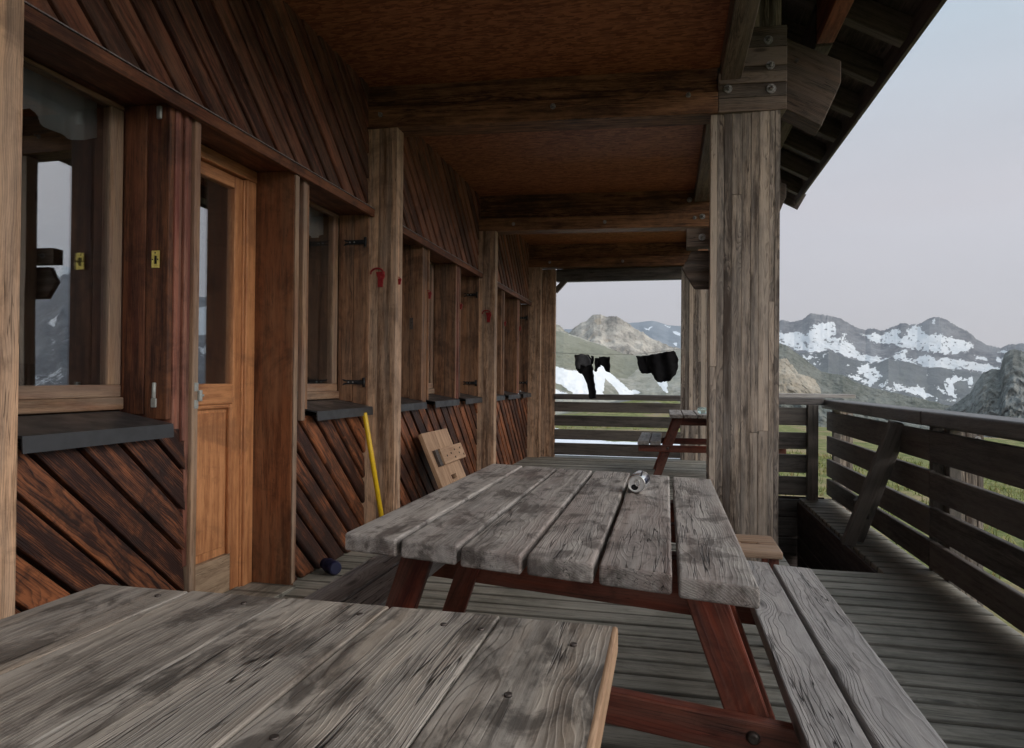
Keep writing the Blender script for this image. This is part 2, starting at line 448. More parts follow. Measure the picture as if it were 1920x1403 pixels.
def thing(name, loc, label, cat, group=None):
    o = bpy.data.objects.new(name, None)
    o.empty_display_size = .1
    o.location = sc_(loc)
    COL.objects.link(o)
    ORG[o] = sc_(loc)
    return tag(o, label, cat, group)

class MB:
    def __init__(s):
        s.v = []; s.f = []; s.g = []; s.r = []; s.sm = []
    def add(s, vs, fs, gcs, rnd, smooth=False):
        b = len(s.v)
        s.v += [tuple(v) for v in vs]
        s.f += [tuple(i + b for i in f) for f in fs]
        s.sm += [smooth] * len(fs)
        s.g += [tuple(q) for q in gcs]
        s.r += [rnd] * len(vs)
    def box(s, x0, x1, y0, y1, z0, z1, grain=None, rnd=None):
        c = Vector(((x0 + x1) / 2, (y0 + y1) / 2, (z0 + z1) / 2))
        return s.obox(c, (abs(x1 - x0), abs(y1 - y0), abs(z1 - z0)), None, grain, rnd)
    def obox(s, c, size, ax=None, grain=None, rnd=None):
        ax = ax or (Vector((1, 0, 0)), Vector((0, 1, 0)), Vector((0, 0, 1)))
        if grain is None: grain = max(range(3), key=lambda i: size[i])
        o1, o2 = [i for i in range(3) if i != grain]
        off = (random.uniform(0, 40), random.uniform(-.09, .09), random.choice((-1, 1)) * random.uniform(.02, .14))
        vs, gs = [], []
        for k in range(8):
            q = [((k >> i & 1) - .5) * size[i] for i in range(3)]
            vs.append(Vector(c) + ax[0] * q[0] + ax[1] * q[1] + ax[2] * q[2])
            gs.append((q[grain] + off[0], q[o1] + off[1], q[o2] + off[2]))
        fs = [(0, 2, 3, 1), (4, 5, 7, 6), (0, 1, 5, 4), (2, 6, 7, 3), (0, 4, 6, 2), (1, 3, 7, 5)]
        if ax[0].cross(ax[1]).dot(ax[2]) < 0: fs = [f[::-1] for f in fs]
        s.add(vs, fs, gs, random.random() if rnd is None else rnd)
        return s
    def bar(s, p0, p1, w, h, up=(0, 0, 1), rnd=None):
        """bar from p0 to p1, w sideways, h along up"""
        p0, p1 = Vector(p0), Vector(p1)
        d = p1 - p0
        L = d.length
        d.normalize()
        sd = d.cross(Vector(up)).normalized()
        u2 = sd.cross(d)
        return s.obox((p0 + p1) / 2, (L, w, h), (d, sd, u2), 0, rnd)
    def prism(s, poly, o, u, v, w, t, gdir=(1, 0), rnd=None, front=None):
        """polygon (a,b) -> o+u*a+v*b, thickness t along w. front(a,b): extra along w for the far side"""
        o, u, v, w = Vector(o), Vector(u), Vector(v), Vector(w)
        n = len(poly)
        off = (random.uniform(0, 40), random.uniform(-.09, .09), random.choice((-1, 1)) * random.uniform(.02, .14))
        gd = Vector(gdir).normalized()
        vs, gs = [], []
        ca = sum(p[0] for p in poly) / n; cb = sum(p[1] for p in poly) / n
        for k in (0, 1):
            for a, b in poly:
                ex = (front(a, b) if front and k else 0)
                vs.append(o + u * a + v * b + w * (k * t + ex))
                a2, b2 = a - ca, b - cb
                gs.append((a2 * gd.x + b2 * gd.y + off[0], -a2 * gd.y + b2 * gd.x + off[1], k * t + off[2]))
        fs = [tuple(range(n))[::-1], tuple(range(n, 2 * n))]
        fs += [(i, (i + 1) % n, (i + 1) % n + n, i + n) for i in range(n)]
        # orientation
        ar = sum(poly[i][0] * poly[(i + 1) % n][1] - poly[(i + 1) % n][0] * poly[i][1] for i in range(n))
        if (ar > 0) != (u.cross(v).dot(w) > 0): fs = [f[::-1] for f in fs]
        s.add(vs, fs, gs, random.random() if rnd is None else rnd)
        return s
    def tube(s, pts, rad, n=12, caps=True, rnd=None):
        pts = [Vector(p) for p in pts]
        rr = rad if isinstance(rad, (list, tuple)) else [rad] * len(pts)
        vs, gs, fs = [], [], []
        prev = None
        L = 0
        for i, p in enumerate(pts):
            d = (pts[min(i + 1, len(pts) - 1)] - pts[max(i - 1, 0)])
            if d.length < 1e-9: d = prev_d
            d.normalize(); prev_d = d.copy()
            if prev is None:
                a = d.orthogonal().normalized()
            else:
                a = (prev - d * prev.dot(d)).normalized()
            prev = a
            b = d.cross(a)
            if i: L += (p - pts[i - 1]).length
            for k in range(n):
                t = 2 * math.pi * k / n
                q = (a * math.cos(t) + b * math.sin(t)) * rr[i]
                vs.append(p + q)
                gs.append((L, math.cos(t) * rr[i], math.sin(t) * rr[i]))
        m_ = len(pts)
        for i in range(m_ - 1):
            for k in range(n):
                fs.append((i * n + k, i * n + (k + 1) % n, (i + 1) * n + (k + 1) % n, (i + 1) * n + k))
        s.add(vs, fs, gs, random.random() if rnd is None else rnd, True)
        if caps:
            b0 = len(s.v) - len(vs)
            s.f.append(tuple(b0 + k for k in range(n))[::-1]); s.sm.append(False)
            s.f.append(tuple(b0 + (m_ - 1) * n + k for k in range(n))); s.sm.append(False)
        return s
    def lathe(s, c, ax, prof, n=40, smooth=True):
        c, ax = Vector(c), Vector(ax).normalized()
        a = ax.orthogonal().normalized(); b = ax.cross(a)
        vs = [c + ax * t + (a * math.cos(2 * math.pi * k / n) + b * math.sin(2 * math.pi * k / n)) * r for t, r in prof for k in range(n)]
        fs = [(i * n + k, i * n + (k + 1) % n, (i + 1) * n + (k + 1) % n, (i + 1) * n + k) for i in range(len(prof) - 1) for k in range(n)]
        s.add(vs, fs, [tuple(v) for v in vs], .5, smooth)
        return s
    def build(s, name, mat, parent=None, bevel=0.0, seg=2, loc=None):
        if parent is not None:
            o0 = ORG[parent]
        else:
            o0 = Vector(loc) if loc is not None else Vector((0, 0, 0))
        me = bpy.data.meshes.new(name)
        me.from_pydata([tuple(sc_(v) - o0) for v in s.v], [], s.f)
        a = me.attributes.new('gc', 'FLOAT_VECTOR', 'POINT')
        a.data.foreach_set('vector', np.array(s.g, dtype=np.float32).ravel())
        a = me.attributes.new('rnd', 'FLOAT', 'POINT')
        a.data.foreach_set('value', np.array(s.r, dtype=np.float32))
        me.polygons.foreach_set('use_smooth', s.sm)
        me.materials.append(M[mat] if isinstance(mat, str) else mat)
        me.update()
        o = bpy.data.objects.new(name, me)
        COL.objects.link(o)
        ORG[o] = o0
        if parent is not None:
            o.parent = parent
        else:
            o.location = o0
        if bevel:
            b = o.modifiers.new('bevel', 'BEVEL')
            b.width = bevel; b.segments = seg; b.limit_method = 'ANGLE'; b.angle_limit = R(35)
            b.harden_normals = False
        return o

def clip_poly(poly, nx, ny, d, keep_less=True):
    """keep points with nx*a+ny*b <= d"""
    res = []
    n = len(poly)
    for i in range(n):
        p, q = poly[i], poly[(i + 1) % n]
        sp = nx * p[0] + ny * p[1] - d
        sq = nx * q[0] + ny * q[1] - d
        if sp <= 0: res.append(p)
        if (sp < 0 < sq) or (sq < 0 < sp):
            t = sp / (sp - sq)
            res.append((p[0] + (q[0] - p[0]) * t, p[1] + (q[1] - p[1]) * t))
    return res

def bolt(parent, c, n, r, mat='galv', washer=True):
    c, n = Vector(c), Vector(n)
    k = MB()
    k.lathe(c, n, [(-.002, r), (.004, r), (.0045, r * .96), (.0045, r * .45)], 24, False)
    k.lathe(c, n, [(.0, r * .52), (.020, r * .52), (.022, r * .44), (.022, r * .24)], 6, False)
    k.lathe(c, n, [(.015, r * .25), (.040, r * .25), (.042, r * .18), (.042, .0001)], 12, False)
    return k.build('bolt', mat, parent, .001)

# ------------------------------------------------------------------ the hut
XW = -1.86          # face of the wall
XB = -2.06          # recessed window plane
ZL, ZS, ZC = 2.10, 0.877, 2.92
YN, YF = -1.6, 9.62
hut = thing('mountain_hut', (-1.9, 4, 0), 'brown timber mountain hut with diagonal plank walls along the covered terrace', 'hut')

def cladding(y0, y1, z0, z1, mat, tilt=.004, wdt=.118):
    b = MB()
    ang = R(-42)
    dx, dz = math.cos(ang), math.sin(ang)
    nx, nz = -dz, dx
    rect = [(y0, z0), (y1, z0), (y1, z1), (y0, z1)]
    ds = [nx * p[0] + nz * p[1] for p in rect]
    k0, k1 = int(min(ds) / wdt) - 1, int(max(ds) / wdt) + 1
    for k in range(k0, k1 + 1):
        a, c = k * wdt + .0065, (k + 1) * wdt - .0065
        p = clip_poly(clip_poly(rect, nx, nz, c), -nx, -nz, -a)
        if len(p) < 3: continue
        ar = abs(sum(p[i][0] * p[(i + 1) % len(p)][1] - p[(i + 1) % len(p)][0] * p[i][1] for i in range(len(p)))) / 2
        if ar < .0008: continue
        j = random.uniform(-.002, .003)
        b.prism(p, (XW - .035, 0, 0), (0, 1, 0), (0, 0, 1), (1, 0, 0), .034, (dx, dz),
                front=lambda q, w, a=a, j=j: j + tilt * (1 - 1.6 * (nx * q + nz * w - a) / wdt))
    o = b.build('cladding', mat, hut, .018, 4)
    return o

WINS = [(1.64, 2.31), (3.37, 4.125), (4.50, 5.135), (5.30, 6.01), (6.165, 6.795), (7.16, 7.80), (7.95, 8.66), (8.80, 9.395)]
DOOR = (2.485, 3.185)
for (a, c) in ((YN, 1.42), (1.54, 4.130), (4.15, 6.80), (6.82, 9.41)):
    cladding(a, c, ZL + .032, ZC + .02, 'cladup')
cladding(YN, 1.42, 0.0, ZL - .01, 'clad')
for (a, c) in ((1.54, 2.43), (3.236, 4.130), (4.15, 6.80), (6.82, 9.41)):
    cladding(a, c, 0.0, .852, 'clad')
# wall core behind the planks
b = MB()
for (a, c, z0, z1) in ((YN, 1.56, 0, ZL), (1.56, 2.43, 0, .86), (3.24, YF, 0, .86), (YN, YF, ZL + .03, ZC + .1)):
    b.box(-2.04, XW - .036, a, c, z0, z1, 1)
b.build('wall', 'dark', hut)

# lintel board with lip
for (a, c) in ((1.54, 4.130), (4.15, 6.80), (6.82, 9.41)):
    b = MB()
    b.box(-2.11, -1.842, a, c, ZL, ZL + .028, 1)
    b.box(-1.840, -1.815, a, c, ZL - .022, ZL + .026, 1)
    lo = b.build('lintel', 'revealred', hut, .003)
    MB().box(-1.846, -1.811, a, c, ZL + .0275, ZL + .0315, 1).build('drip_edge', 'galv', lo)

def window(y0, y1, big=False, first=False):
    w = MB()
    zb = .925
    st = .062
    w.box(-2.10, XB, y0, y0 + st, zb + .095, ZL - .021, 2)
    w.box(-2.10, XB, y1 - st, y1, zb + .095, ZL - .021, 2)
    w.box(-2.102, XB + .002, y0, y1, ZL - .02, ZL - .002, 1)
    w.box(-2.102, XB + .002, y0, y1, zb + .048, zb + .095, 1)
    fr = w.build('window', 'frame', hut, .004)
    b = MB().box(-2.11, XB + .018, y0, y1, zb, zb + .0475, 1)
    b.build('sub_sill', 'frame', fr, .006)
    MB().box(-2.072, -2.068, y0 + st - .004, y1 - st + .004, zb + .092, ZL - .018).build('pane', 'glass', fr)
    if big:      # pane alone turned a little, to bring a strip of sky into its reflection
        a_ = R(1.9); pv = Vector((-2.09, y1 - st, 0))
        rot = Matrix.Translation(pv) @ Matrix.Rotation(a_, 4, 'Z') @ Matrix.Translation(-pv)
        for ch in [q for q in fr.children if q.name.startswith('pane')]:
            ch.data.transform(Matrix.Translation(-ORG[hut]) @ rot @ Matrix.Translation(ORG[hut]))
    # sheet metal sill
    s = MB()
    prof = [(XB + .016, zb - .004), (-1.800, ZS), (-1.797, ZS - .05), (-1.802, ZS - .05), (-1.806, ZS - .006), (XB + .016, zb - .012)]
    ya, yc = y0 + .012, y1 - .03
    s.prism(prof, (0, ya, 0), (1, 0, 0), (0, 0, 1), (0, 1, 0), yc - ya)
    s.box(-1.97, -1.808, yc - .003, yc, ZS - .05, ZS + .003)
    s.build('sill', 'sill', fr)
    # folded shutters lining the reveal
    for (ya, yc, side) in ((y1 - .004, y1 + .024, 1), (y0 - .024, y0 + .004, 0)):
        b = MB()
        b.box(-2.055, -1.955, ya, yc, ZS + .03, ZL - .002, 2)
        b.box(-1.952, XW + .006, ya + .002, yc + .001, ZS + .012, ZL - .002, 2)
        b.build('shutter', 'revealred' if big or first else 'reveal', fr, .004)
    if first or big or (y1 - y0) > .5:
        # curtain valance inside
        c = MB()
        n = 40
        vs, gs, fs = [], [], []
        for i in range(n + 1):
            t = i / n
            y = y0 + .04 + t * (y1 - y0 - .08)
            drop = .16 + .05 * abs(math.sin(t * math.pi * 2.0)) 
            x = -2.15 + .012 * math.sin(t * 38) + .008 * math.sin(t * 17 + 1)
            vs += [(x, y, ZL + .22), (x + .006, y, ZL + .03 - drop)]
            gs += [(0, t, 0), (1, t, 0)]
            if i: fs.append((2 * i - 2, 2 * i, 2 * i + 1, 2 * i - 1))
        c.add(vs, fs, gs, .5, True)
        co = c.build('curtain', 'curtain', fr)
        so = co.modifiers.new('thick', 'SOLIDIFY'); so.thickness = .002
    return fr

def strap(parent, x0, x1, y, z):
    """black strap hinge lying on the reveal facing the camera, forked at its inner end"""
    b = MB()
    b.box(x0 + .035, x1, y - .006, y, z - .014, z + .014)
    b.prism([(x0, .020), (x0 + .036, .012), (x0 + .036, .002), (x0 + .012, .006)], (0, y - .006, z), (1, 0, 0), (0, 0, 1), (0, 1, 0), .006)
    b.prism([(x0, -.020), (x0 + .012, -.006), (x0 + .036, -.002), (x0 + .036, -.012)], (0, y - .006, z), (1, 0, 0), (0, 0, 1), (0, 1, 0), .006)
    b.tube([(x1, y - .004, z - .03), (x1, y - .004, z + .03)], .009, 10)
    o = b.build('strap_hinge', 'black', parent)
    for xx in (x0 + .075, x0 + .045):
        if xx < x1 - .015:
            MB().tube([(xx, y - .010, z), (xx, y - .005, z)], .005, 8).build('rivet', 'galv', parent)

def catch(parent, x, y, z, s=1.0):
    """red shutter catch: tapered plate and wire loop, on a face towards -Y"""
    b = MB()
    pl = [(-.030, .030), (.026, .032), (.028, .0), (.018, -.02), (.015, -.066), (-.017, -.066), (-.018, -.015)]
    b.prism([(p[0] * s, p[1] * s) for p in pl], (x, y - .012, z), (1, 0, 0), (0, 0, 1), (0, 1, 0), .011)
    pts = []
    for k in range(15):
        t = math.pi * (1.08 - 1.12 * k / 14)
        pts.append((x + (-.022 + .042 * math.cos(t)) * s, y - .014, z + (.022 + .030 * math.sin(t)) * s))
    b.tube(pts, .006 * s, 8)
    b.tube([(x + .0, y - .018, z - .004), (x, y - .010, z - .004)], .007 * s, 8)
    return b.build('shutter_catch', 'redmetal', parent, .001)

def brass(parent, x, y, z):
    b = MB()
    # plate with a real keyhole slot
    y0, y1 = y - .006, y - .001
    b.box(x - .017, x - .006, y0, y1, z - .033, z + .033)
    b.box(x + .006, x + .017, y0, y1, z - .033, z + .033)
    b.box(x - .006, x + .006, y0, y1, z + .014, z + .033)
    b.box(x - .006, x + .006, y0, y1, z - .033, z - .018)
    o = b.build('latch_plate', 'brass', parent, .001)
    k = MB()
    k.box(x - .006, x + .006, y - .002, y - .0005, z - .018, z + .014)
    for (ax, az) in ((0, .024), (-.0115, -.001), (.0115, -.001)):
        k.tube([(x + ax, y - .0075, z + az), (x + ax, y - .005, z + az)], .003, 8)
    k.build('keyhole', 'dark', parent)

wins = []
for i, (a, c) in enumerate(WINS):
    wins.append(window(a, c, big=(i == 0), first=False))
brass(wins[0], -1.905, 2.306, 1.50)
MB().box(-1.905, -1.885, 2.294, 2.306, 2.035, 2.085).build('shutter_stay', 'whitemetal', wins[0], .004)
b = MB(); b.box(-1.915, -1.893, 2.296, 2.306, .935, .97); b.tube([(-1.904, 2.300, .97), (-1.904, 2.302, 1.03)], .008, 8)
b.build('shutter_stay', 'whitemetal', wins[0], .003)
for z in (1.92, 1.03):
    strap(wins[1], -2.02, -1.872, 4.120, z)
    strap(wins[4], -2.01, -1.872, 6.790, z - .01)
    strap(wins[7], -2.00, -1.872, 9.390, z - .01)
# worn key plate on the first shutter of the middle bay
MB().box(-1.955, -1.925, 5.126, 5.131, 1.44, 1.53).build('key_plate', 'rust', wins[2], .003)
catch(wins[3], -1.845, 5.290, 1.73, .55)
catch(wins[4], -1.845, 6.155, 1.73, .5)
catch(wins[6], -1.845, 7.945, 1.72, .5)
catch(wins[7], -1.845, 8.795, 1.72, .5)

# narrow jambs between the openings
def jamb(y0, y1, z0, mat, strips, name='jamb'):
    b = MB()
    ys = np.linspace(y0, y1, strips + 1)
    for k in range(strips):
        b.box(-2.09, XW + random.uniform(-.006, .014), ys[k] + .001, ys[k + 1] - .001, z0 + random.uniform(0, .004), ZL - .001, 2)
    return b.build(name, mat, hut, .004)
b = MB()
for (ya, yc, x, z0) in ((2.336, 2.362, XW + .012, .86), (2.363, 2.395, XW - .004, .80), (2.396, 2.418, XW + .008, .80), (2.419, 2.444, XW + .000, .30)):
    b.box(-2.09, x, ya, yc, z0, ZL - .001, 2)
b.build('jamb', 'jambred', hut, .005)
MB().box(-2.09, XW + .014, 2.446, 2.482, 0, ZL - .001, 2).build('jamb', 'frame', hut, .005)
MB().box(-2.12, -1.836, 3.186, 3.222, 0, ZL - .001, 2).build('jamb', 'worn', hut, .004)
b = MB(); b.box(-1.834, -1.829, 3.190, 3.228, .02, ZL - .001, 2); b.build('jamb_edge', 'frame', hut, .002)
b = MB(); b.box(-2.06, XW - .01, 3.234, 3.30, .86, ZL - .001, 2); b.build('jamb', 'reveal', hut, .004)
MB().box(-2.06, XW + .012, 3.305, 3.344, .83, ZL - .001, 2).build('jamb', 'frame', hut, .005)
b = MB()
for z in (1.93, .965):
    b.tube([(-1.846, 3.235, z - .03), (-1.846, 3.235, z + .03)], .008, 10); b.box(-1.852, -1.846, 3.228, 3.262, z - .02, z + .02)
b.build('butt_hinge', 'black', hut)
jamb(5.160, 5.275, .83, 'reveal', 3)
jamb(6.036, 6.140, .80, 'jambred', 3)
jamb(7.826, 7.925, .83, 'reveal', 2)
jamb(8.686, 8.775, .83, 'jambred', 2)
jamb(4.27, 4.475, .83, 'reveal', 3)
jamb(6.93, 7.135, .83, 'reveal', 3)

# door
d0, d1 = DOOR
b = MB()
b.box(-2.13, -2.045, 3.105, 3.184, 0, ZL - .06, 2)
b.box(-2.13, -2.042, d0, 3.184, ZL - .06, ZL - .002, 1)
b.box(-2.12, -2.055, 3.094, 3.104, 0, ZL - .062, 2)
door = b.build('door', 'door', hut, .005)
b = MB()
b.box(-2.105, -2.062, d0, d0 + .085, .02, 2.035, 2)
b.box(-2.105, -2.062, 3.028, 3.092, .02, 2.035, 2)
b.box(-2.104, -2.063, d0 + .086, 3.027, 1.975, 2.033, 1)
b.box(-2.104, -2.063, d0 + .086, 3.027, .925, 1.022, 1)
b.build('door_leaf', 'door', door, .004)
b = MB()
b.box(-2.100, -2.080, d0 + .087, 3.026, .20, .924, 2)
b.box(-2.080, -2.072, d0 + .125, 2.985, .24, .885, 2)
b.build('door_panel', 'door', door, .005)
b = MB()
for (ya, yc, za, zc, gr) in ((3.004, 3.026, .20, .924, 2), (d0 + .087, 3.003, .904, .924, 1)):
    b.box(-2.080, -2.060, ya, yc, za, zc, gr)
b.build('moulding', 'door', door, .006)
MB().box(-2.100, -2.064, d0 + .087, 3.026, .02, .199, 1).build('kick_board', 'doorgrey', door, .003)
MB().box(-2.086, -2.081, d0 + .08, 3.032, 1.018, 1.98).build('pane', 'glass', door)
b = MB(); b.box(-1.853, -1.843, 2.456, 2.480, .995, 1.03); b.box(-1.853, -1.843, 2.456, 2.480, .925, .96); b.tube([(-1.840, 2.484, .955), (-1.840, 2.484, 1.0)], .010, 10); b.tube([(-1.840, 2.484, .978), (-1.828, 2.494, .978)], .006, 8)
b.build('door_catch', 'whitemetal', door, .002)
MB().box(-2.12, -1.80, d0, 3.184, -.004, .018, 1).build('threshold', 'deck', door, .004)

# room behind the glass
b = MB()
b.box(-5.2, -5.1, 1.4, YF, 0, 2.6, 1); b.box(-5.2, -5.1, YN, 1.398, 0, .8, 1); b.box(-5.2, -5.1, YN, 1.398, 2.3, 2.6, 1); b.box(-5.1, -2.14, YN, YF, -.05, .0, 1); b.box(-5.1, -2.14, YN, YF, 2.6, 2.65, 1)  # back wall left open out of view, added to light the curtain
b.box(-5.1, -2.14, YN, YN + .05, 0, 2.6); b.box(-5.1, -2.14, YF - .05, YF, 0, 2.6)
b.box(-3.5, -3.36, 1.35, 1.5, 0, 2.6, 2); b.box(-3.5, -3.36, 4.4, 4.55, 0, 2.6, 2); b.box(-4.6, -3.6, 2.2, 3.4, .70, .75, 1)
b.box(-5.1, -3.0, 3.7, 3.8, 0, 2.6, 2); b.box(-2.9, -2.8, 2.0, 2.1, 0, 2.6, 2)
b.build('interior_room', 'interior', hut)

# posts
def lam_post(x0, x1, y0, y1, z0, z1, n, mat, name='post', jit=.0025):
    b = MB()
    cuts = np.cumsum(rng.uniform(.6, 1.5, n)); cuts = x0 + (x1 - x0) * np.concatenate([[0], cuts / cuts[-1]])
    for k in range(n):
        zz = z0
        if n > 4 and random.random() < .6:
            zm = random.uniform(z0 + .6, z1 - .4)
            b.box(cuts[k] + .0006, cuts[k + 1] - .0006, y0 + random.uniform(0, jit), y1, z0, zm - .0006, 2)
            zz = zm + .0006
        b.box(cuts[k] + .0006, cuts[k + 1] - .0006, y0 + random.uniform(0, jit), y1, zz, z1, 2)
    return b.build(name, mat, hut, .0022)
lam_post(-1.875, -1.680, 1.40, 1.530, 0, ZC + .01, 3, 'post')
p2 = lam_post(-1.895, -1.672, 4.138, 4.25, 0, 2.652, 4, 'post')
p3 = lam_post(-1.895, -1.690, 6.810, 6.92, 0, 2.556, 3, 'post')
p4 = lam_post(-1.895, -1.692, 9.412, 9.52, 0, 2.606, 3, 'post')
catch(p2, -1.772, 4.138, 1.70, 1.0)
catch(p3, -1.752, 6.810, 1.70, 1.0)
catch(p2, -1.664, 4.19, 1.68, .4)

# outer posts
SK = R(4.2)
SCL = .958
main_post = lam_post(.258, .668, 4.495, 4.60, -.9, 2.715, 9, 'bigpost', jit=.004)
b = MB()
for k, (xa, xb) in enumerate(((.50, .545), (.546, .60), (.601, .64), (.641, .672))):
    b.box(xa, xb, 4.51 + .002 * k, 4.66, 2.73, 3.75, 2)
b.build('post', 'bigpost', hut, .002)
SCL = .9756
lam_post(.40, .68, 7.20, 7.40, -.9, 2.60, 6, 'bigpost')
SCL = .983
lam_post(.190, .600, 9.86, 10.05, -.9, 2.64, 9, 'bigpost', jit=.004)
lam_post(-1.80, -1.535, 9.70, 9.80, -.02, 2.62, 3, 'post')

# cross beams
def cross_beam(y0, zb, zt, xr, bolts, name='beam'):
    e1 = Vector((math.cos(SK), math.sin(SK), 0)); n1 = Vector((-math.sin(SK), math.cos(SK), 0)); up = Vector((0, 0, 1))
    o = Vector((-2.02, y0 - .005, 0))
    L = (xr + 2.02) / math.cos(SK)
    b = MB()
    zm = zb + .135
    b.obox(o + e1 * (L / 2) + n1 * .10 + up * ((zb + zm) / 2), (L, .20, zm - zb - .002), (e1, n1, up), 0)
    Lu = L - .001
    b.obox(o + e1 * (Lu / 2) + n1 * .115 + up * ((zm + zt) / 2), (Lu, .17, zt - zm), (e1, n1, up), 0)
    bm_ = b.build(name, 'beam', hut, .006)
    if bolts:
        for (x, z, r) in bolts:
            bolt(bm_, o + e1 * ((x + 2.02) / math.cos(SK)) + up * z, -n1, r)
    return bm_
SCL = .958
cross_beam(4.30, 2.712, 3.01, .30, [(-1.86, 2.80, .016), (-.72, 2.80, .018), (.12, 2.83, .016)])
SCL = .9756
cross_beam(6.98, 2.592, 2.975, .70, [(-1.55, 2.66, .018), (-.62, 2.66, .018), (.26, 2.68, .018), (.335, 2.69, .028), (.21, 2.86, .026)])
SCL = .983
cross_beam(9.575, 2.633, 2.96, .62, [(-1.6, 2.70, .02), (-.6, 2.70, .02)])
SCL = .958
# stacked end of the first cross beam over the big post, left weathered
e1 = Vector((math.cos(SK), math.sin(SK), 0)); n1 = Vector((-math.sin(SK), math.cos(SK), 0)); up = Vector((0, 0, 1))
o = Vector((-2.02, 4.295, 0))
b = MB()
for (za, zc, xa, dy) in ((2.714, 2.800, .301, 0), (2.801, 2.885, .301, .002), (2.886, 2.955, .301, -.002), (2.956, 2.990, .428, .004), (2.991, 3.105, .428, .0), (3.106, 3.235, .428, .003)):
    sa, sb = (xa + 2.02) / math.cos(SK), (.704 + 2.02) / math.cos(SK)
    b.obox(o + e1 * ((sa + sb) / 2) + n1 * (.10 + dy) + up * ((za + zc) / 2), (sb - sa, .20, zc - za - .001), (e1, n1, up), 0)
be = b.build('beam_end', 'beamend', hut, .004)
for (x, z, r) in ((.357, 2.857, .026), (.612, 2.845, .029), (.606, 2.989, .026), (.594, 3.145, .027)):
    bolt(be, o + e1 * ((x + 2.02) / math.cos(SK)) + up * z, -n1, r)
# far end frame
SCL = .983
b = MB()
b.box(-1.535, .19, 9.79, 9.90, 2.455, 2.632, 0)
b.bar((-1.55, 9.80, 2.315), (-1.40, 9.80, 2.48), .06, .07)
b.build('end_beam', 'rail', hut, .005)
SCL = 1.0
# plate beams running along the terrace over the outer posts
MB().box(.292, .406, YN, 4.17, 2.786, 3.10, 1).build('plate_beam', 'beamend', hut, .006)
MB().box(.252, .40, 4.42, 7.05, 2.80, 3.12, 1).build('plate_beam', 'beamend', hut, .006)
MB().box(.25, .40, 7.06, 10.0, 2.80, 3.12, 1).build('plate_beam', 'beamend', hut, .006)
SCL = .958
# block on the hidden side of the big post
b = MB(); b.box(.118, .45, 4.604, 4.70, 1.915, 2.035, 0); cb = b.build('block', 'beamend', hut, .005)
bolt(cb, (.215, 4.604, 1.975), (0, -1, 0), .022)
ab = thing('pointed_board', (.35, 4.76, 1.78), 'weathered arrow shaped board fixed to the back of the big laminated post', 'board')
b = MB(); b.prism([(.092, 1.775), (.150, 1.888), (.60, 1.888), (.60, 1.645), (.172, 1.645)], (0, 4.604, 0), (1, 0, 0), (0, 0, 1), (0, 1, 0), .045)
b.build('plank', 'beamend', ab, .004)
SCL = 1.0
# ceiling boards
b = MB()
b.box(-2.05, .294, YN, 4.30, ZC, ZC + .018); b.box(-2.05, .26, 4.302, 6.95, ZC, ZC + .018); b.box(-2.05, .26, 6.952, 9.85, ZC, ZC + .018)
b.build('ceiling', 'osb', hut)

# roof overhang
SL = .557
def zroof(x): return 3.42 - SL * (x - 1.0)
XE = 1.48
roof_ax = Vector((1, 0, -SL)).normalized(); rn = Vector((SL, 0, 1)).normalized()
RY0, RY1 = -2.6, 8.85
b = MB()
nb = 14
xs = np.linspace(-2.6, XE, 2)
for k in range(13):                                   # sheathing boards along the eave
    xa = XE - k * .32; xb = xa - .318
    c = Vector(((xa + xb) / 2, (RY0 + RY1) / 2, zroof((xa + xb) / 2))) + rn * .175
    b.obox(c + rn * .005 * (k % 2), ((xa - xb + .012) * math.sqrt(1 + SL * SL), RY1 - RY0, .025), (roof_ax, Vector((0, 1, 0)), rn), 1)
roof = b.build('roof', 'soffit', hut)
b = MB()
y = RY0 + .2
while y < RY1:
    p0 = Vector((.30, y, zroof(.30))) + rn * .08
    p1 = Vector((XE - .05, y, zroof(XE - .05))) + rn * .08
    MB().bar(p0, p1, .09, .158, rn).build('rafter', 'soffit', roof, .006)
    y += .60
b = MB()
yy = RY0
for L in (3.1, 2.9, 2.7, 2.75):
    b.box(XE - .002, XE + .024 + .004 * random.random(), yy + .003, yy + L - .003, zroof(XE) + .02 + .006 * random.random(), zroof(XE) + .205, 1)
    yy += L
b.build('fascia', 'soffit', roof, .004)
p0 = Vector((-.2, RY1 + .03, zroof(-.2))) + rn * .09; p1 = Vector((XE + .04, RY1 + .03, zroof(XE + .04))) + rn * .09
MB().bar(p0, p1, .03, .20, rn).build('verge_board', 'soffit', roof, .004)
MB().box(.89, .99, YN - 1, 4.60, 3.143, zroof(.99) - .003, 1).build('purlin', 'purlin', roof, .006)
MB().box(.89, .99, 4.63, 8.8, 3.143, zroof(.99) - .003, 1).build('purlin', 'soffit', roof, .006)
SCL = .958
b = MB(); b.prism([(.55, 3.374), (1.066, 3.09), (1.066, 2.954), (.951, 2.685), (.55, 2.92)], (0, 4.745, 0), (1, 0, 0), (0, 0, 1), (0, 1, 0), .20, (1, -.557))
br = b.build('bracket', 'bracket', hut, .006)
k = MB(); k.tube([(.80, 4.748, 3.115), (.80, 4.735, 3.115)], .013, 12); k.build('bolt', 'rust', br)
SCL = .9756
b = MB(); b.prism([(.55, 3.374), (1.16, 3.04), (1.16, 2.92), (1.05, 2.64), (.55, 2.92)], (0, 7.42, 0), (1, 0, 0), (0, 0, 1), (0, 1, 0), .18, (1, -.557))
b.build('bracket', 'bracket', hut, .006)
SCL = 1.0
b = MB()
b.box(.20, .224, YN, RY1, 2.94, zroof(.224) + .16, 1)
b.box(.402, .425, 4.42, RY1, 2.82, zroof(.425) + .16, 1)
b.build('attic_board', 'soffit', hut)

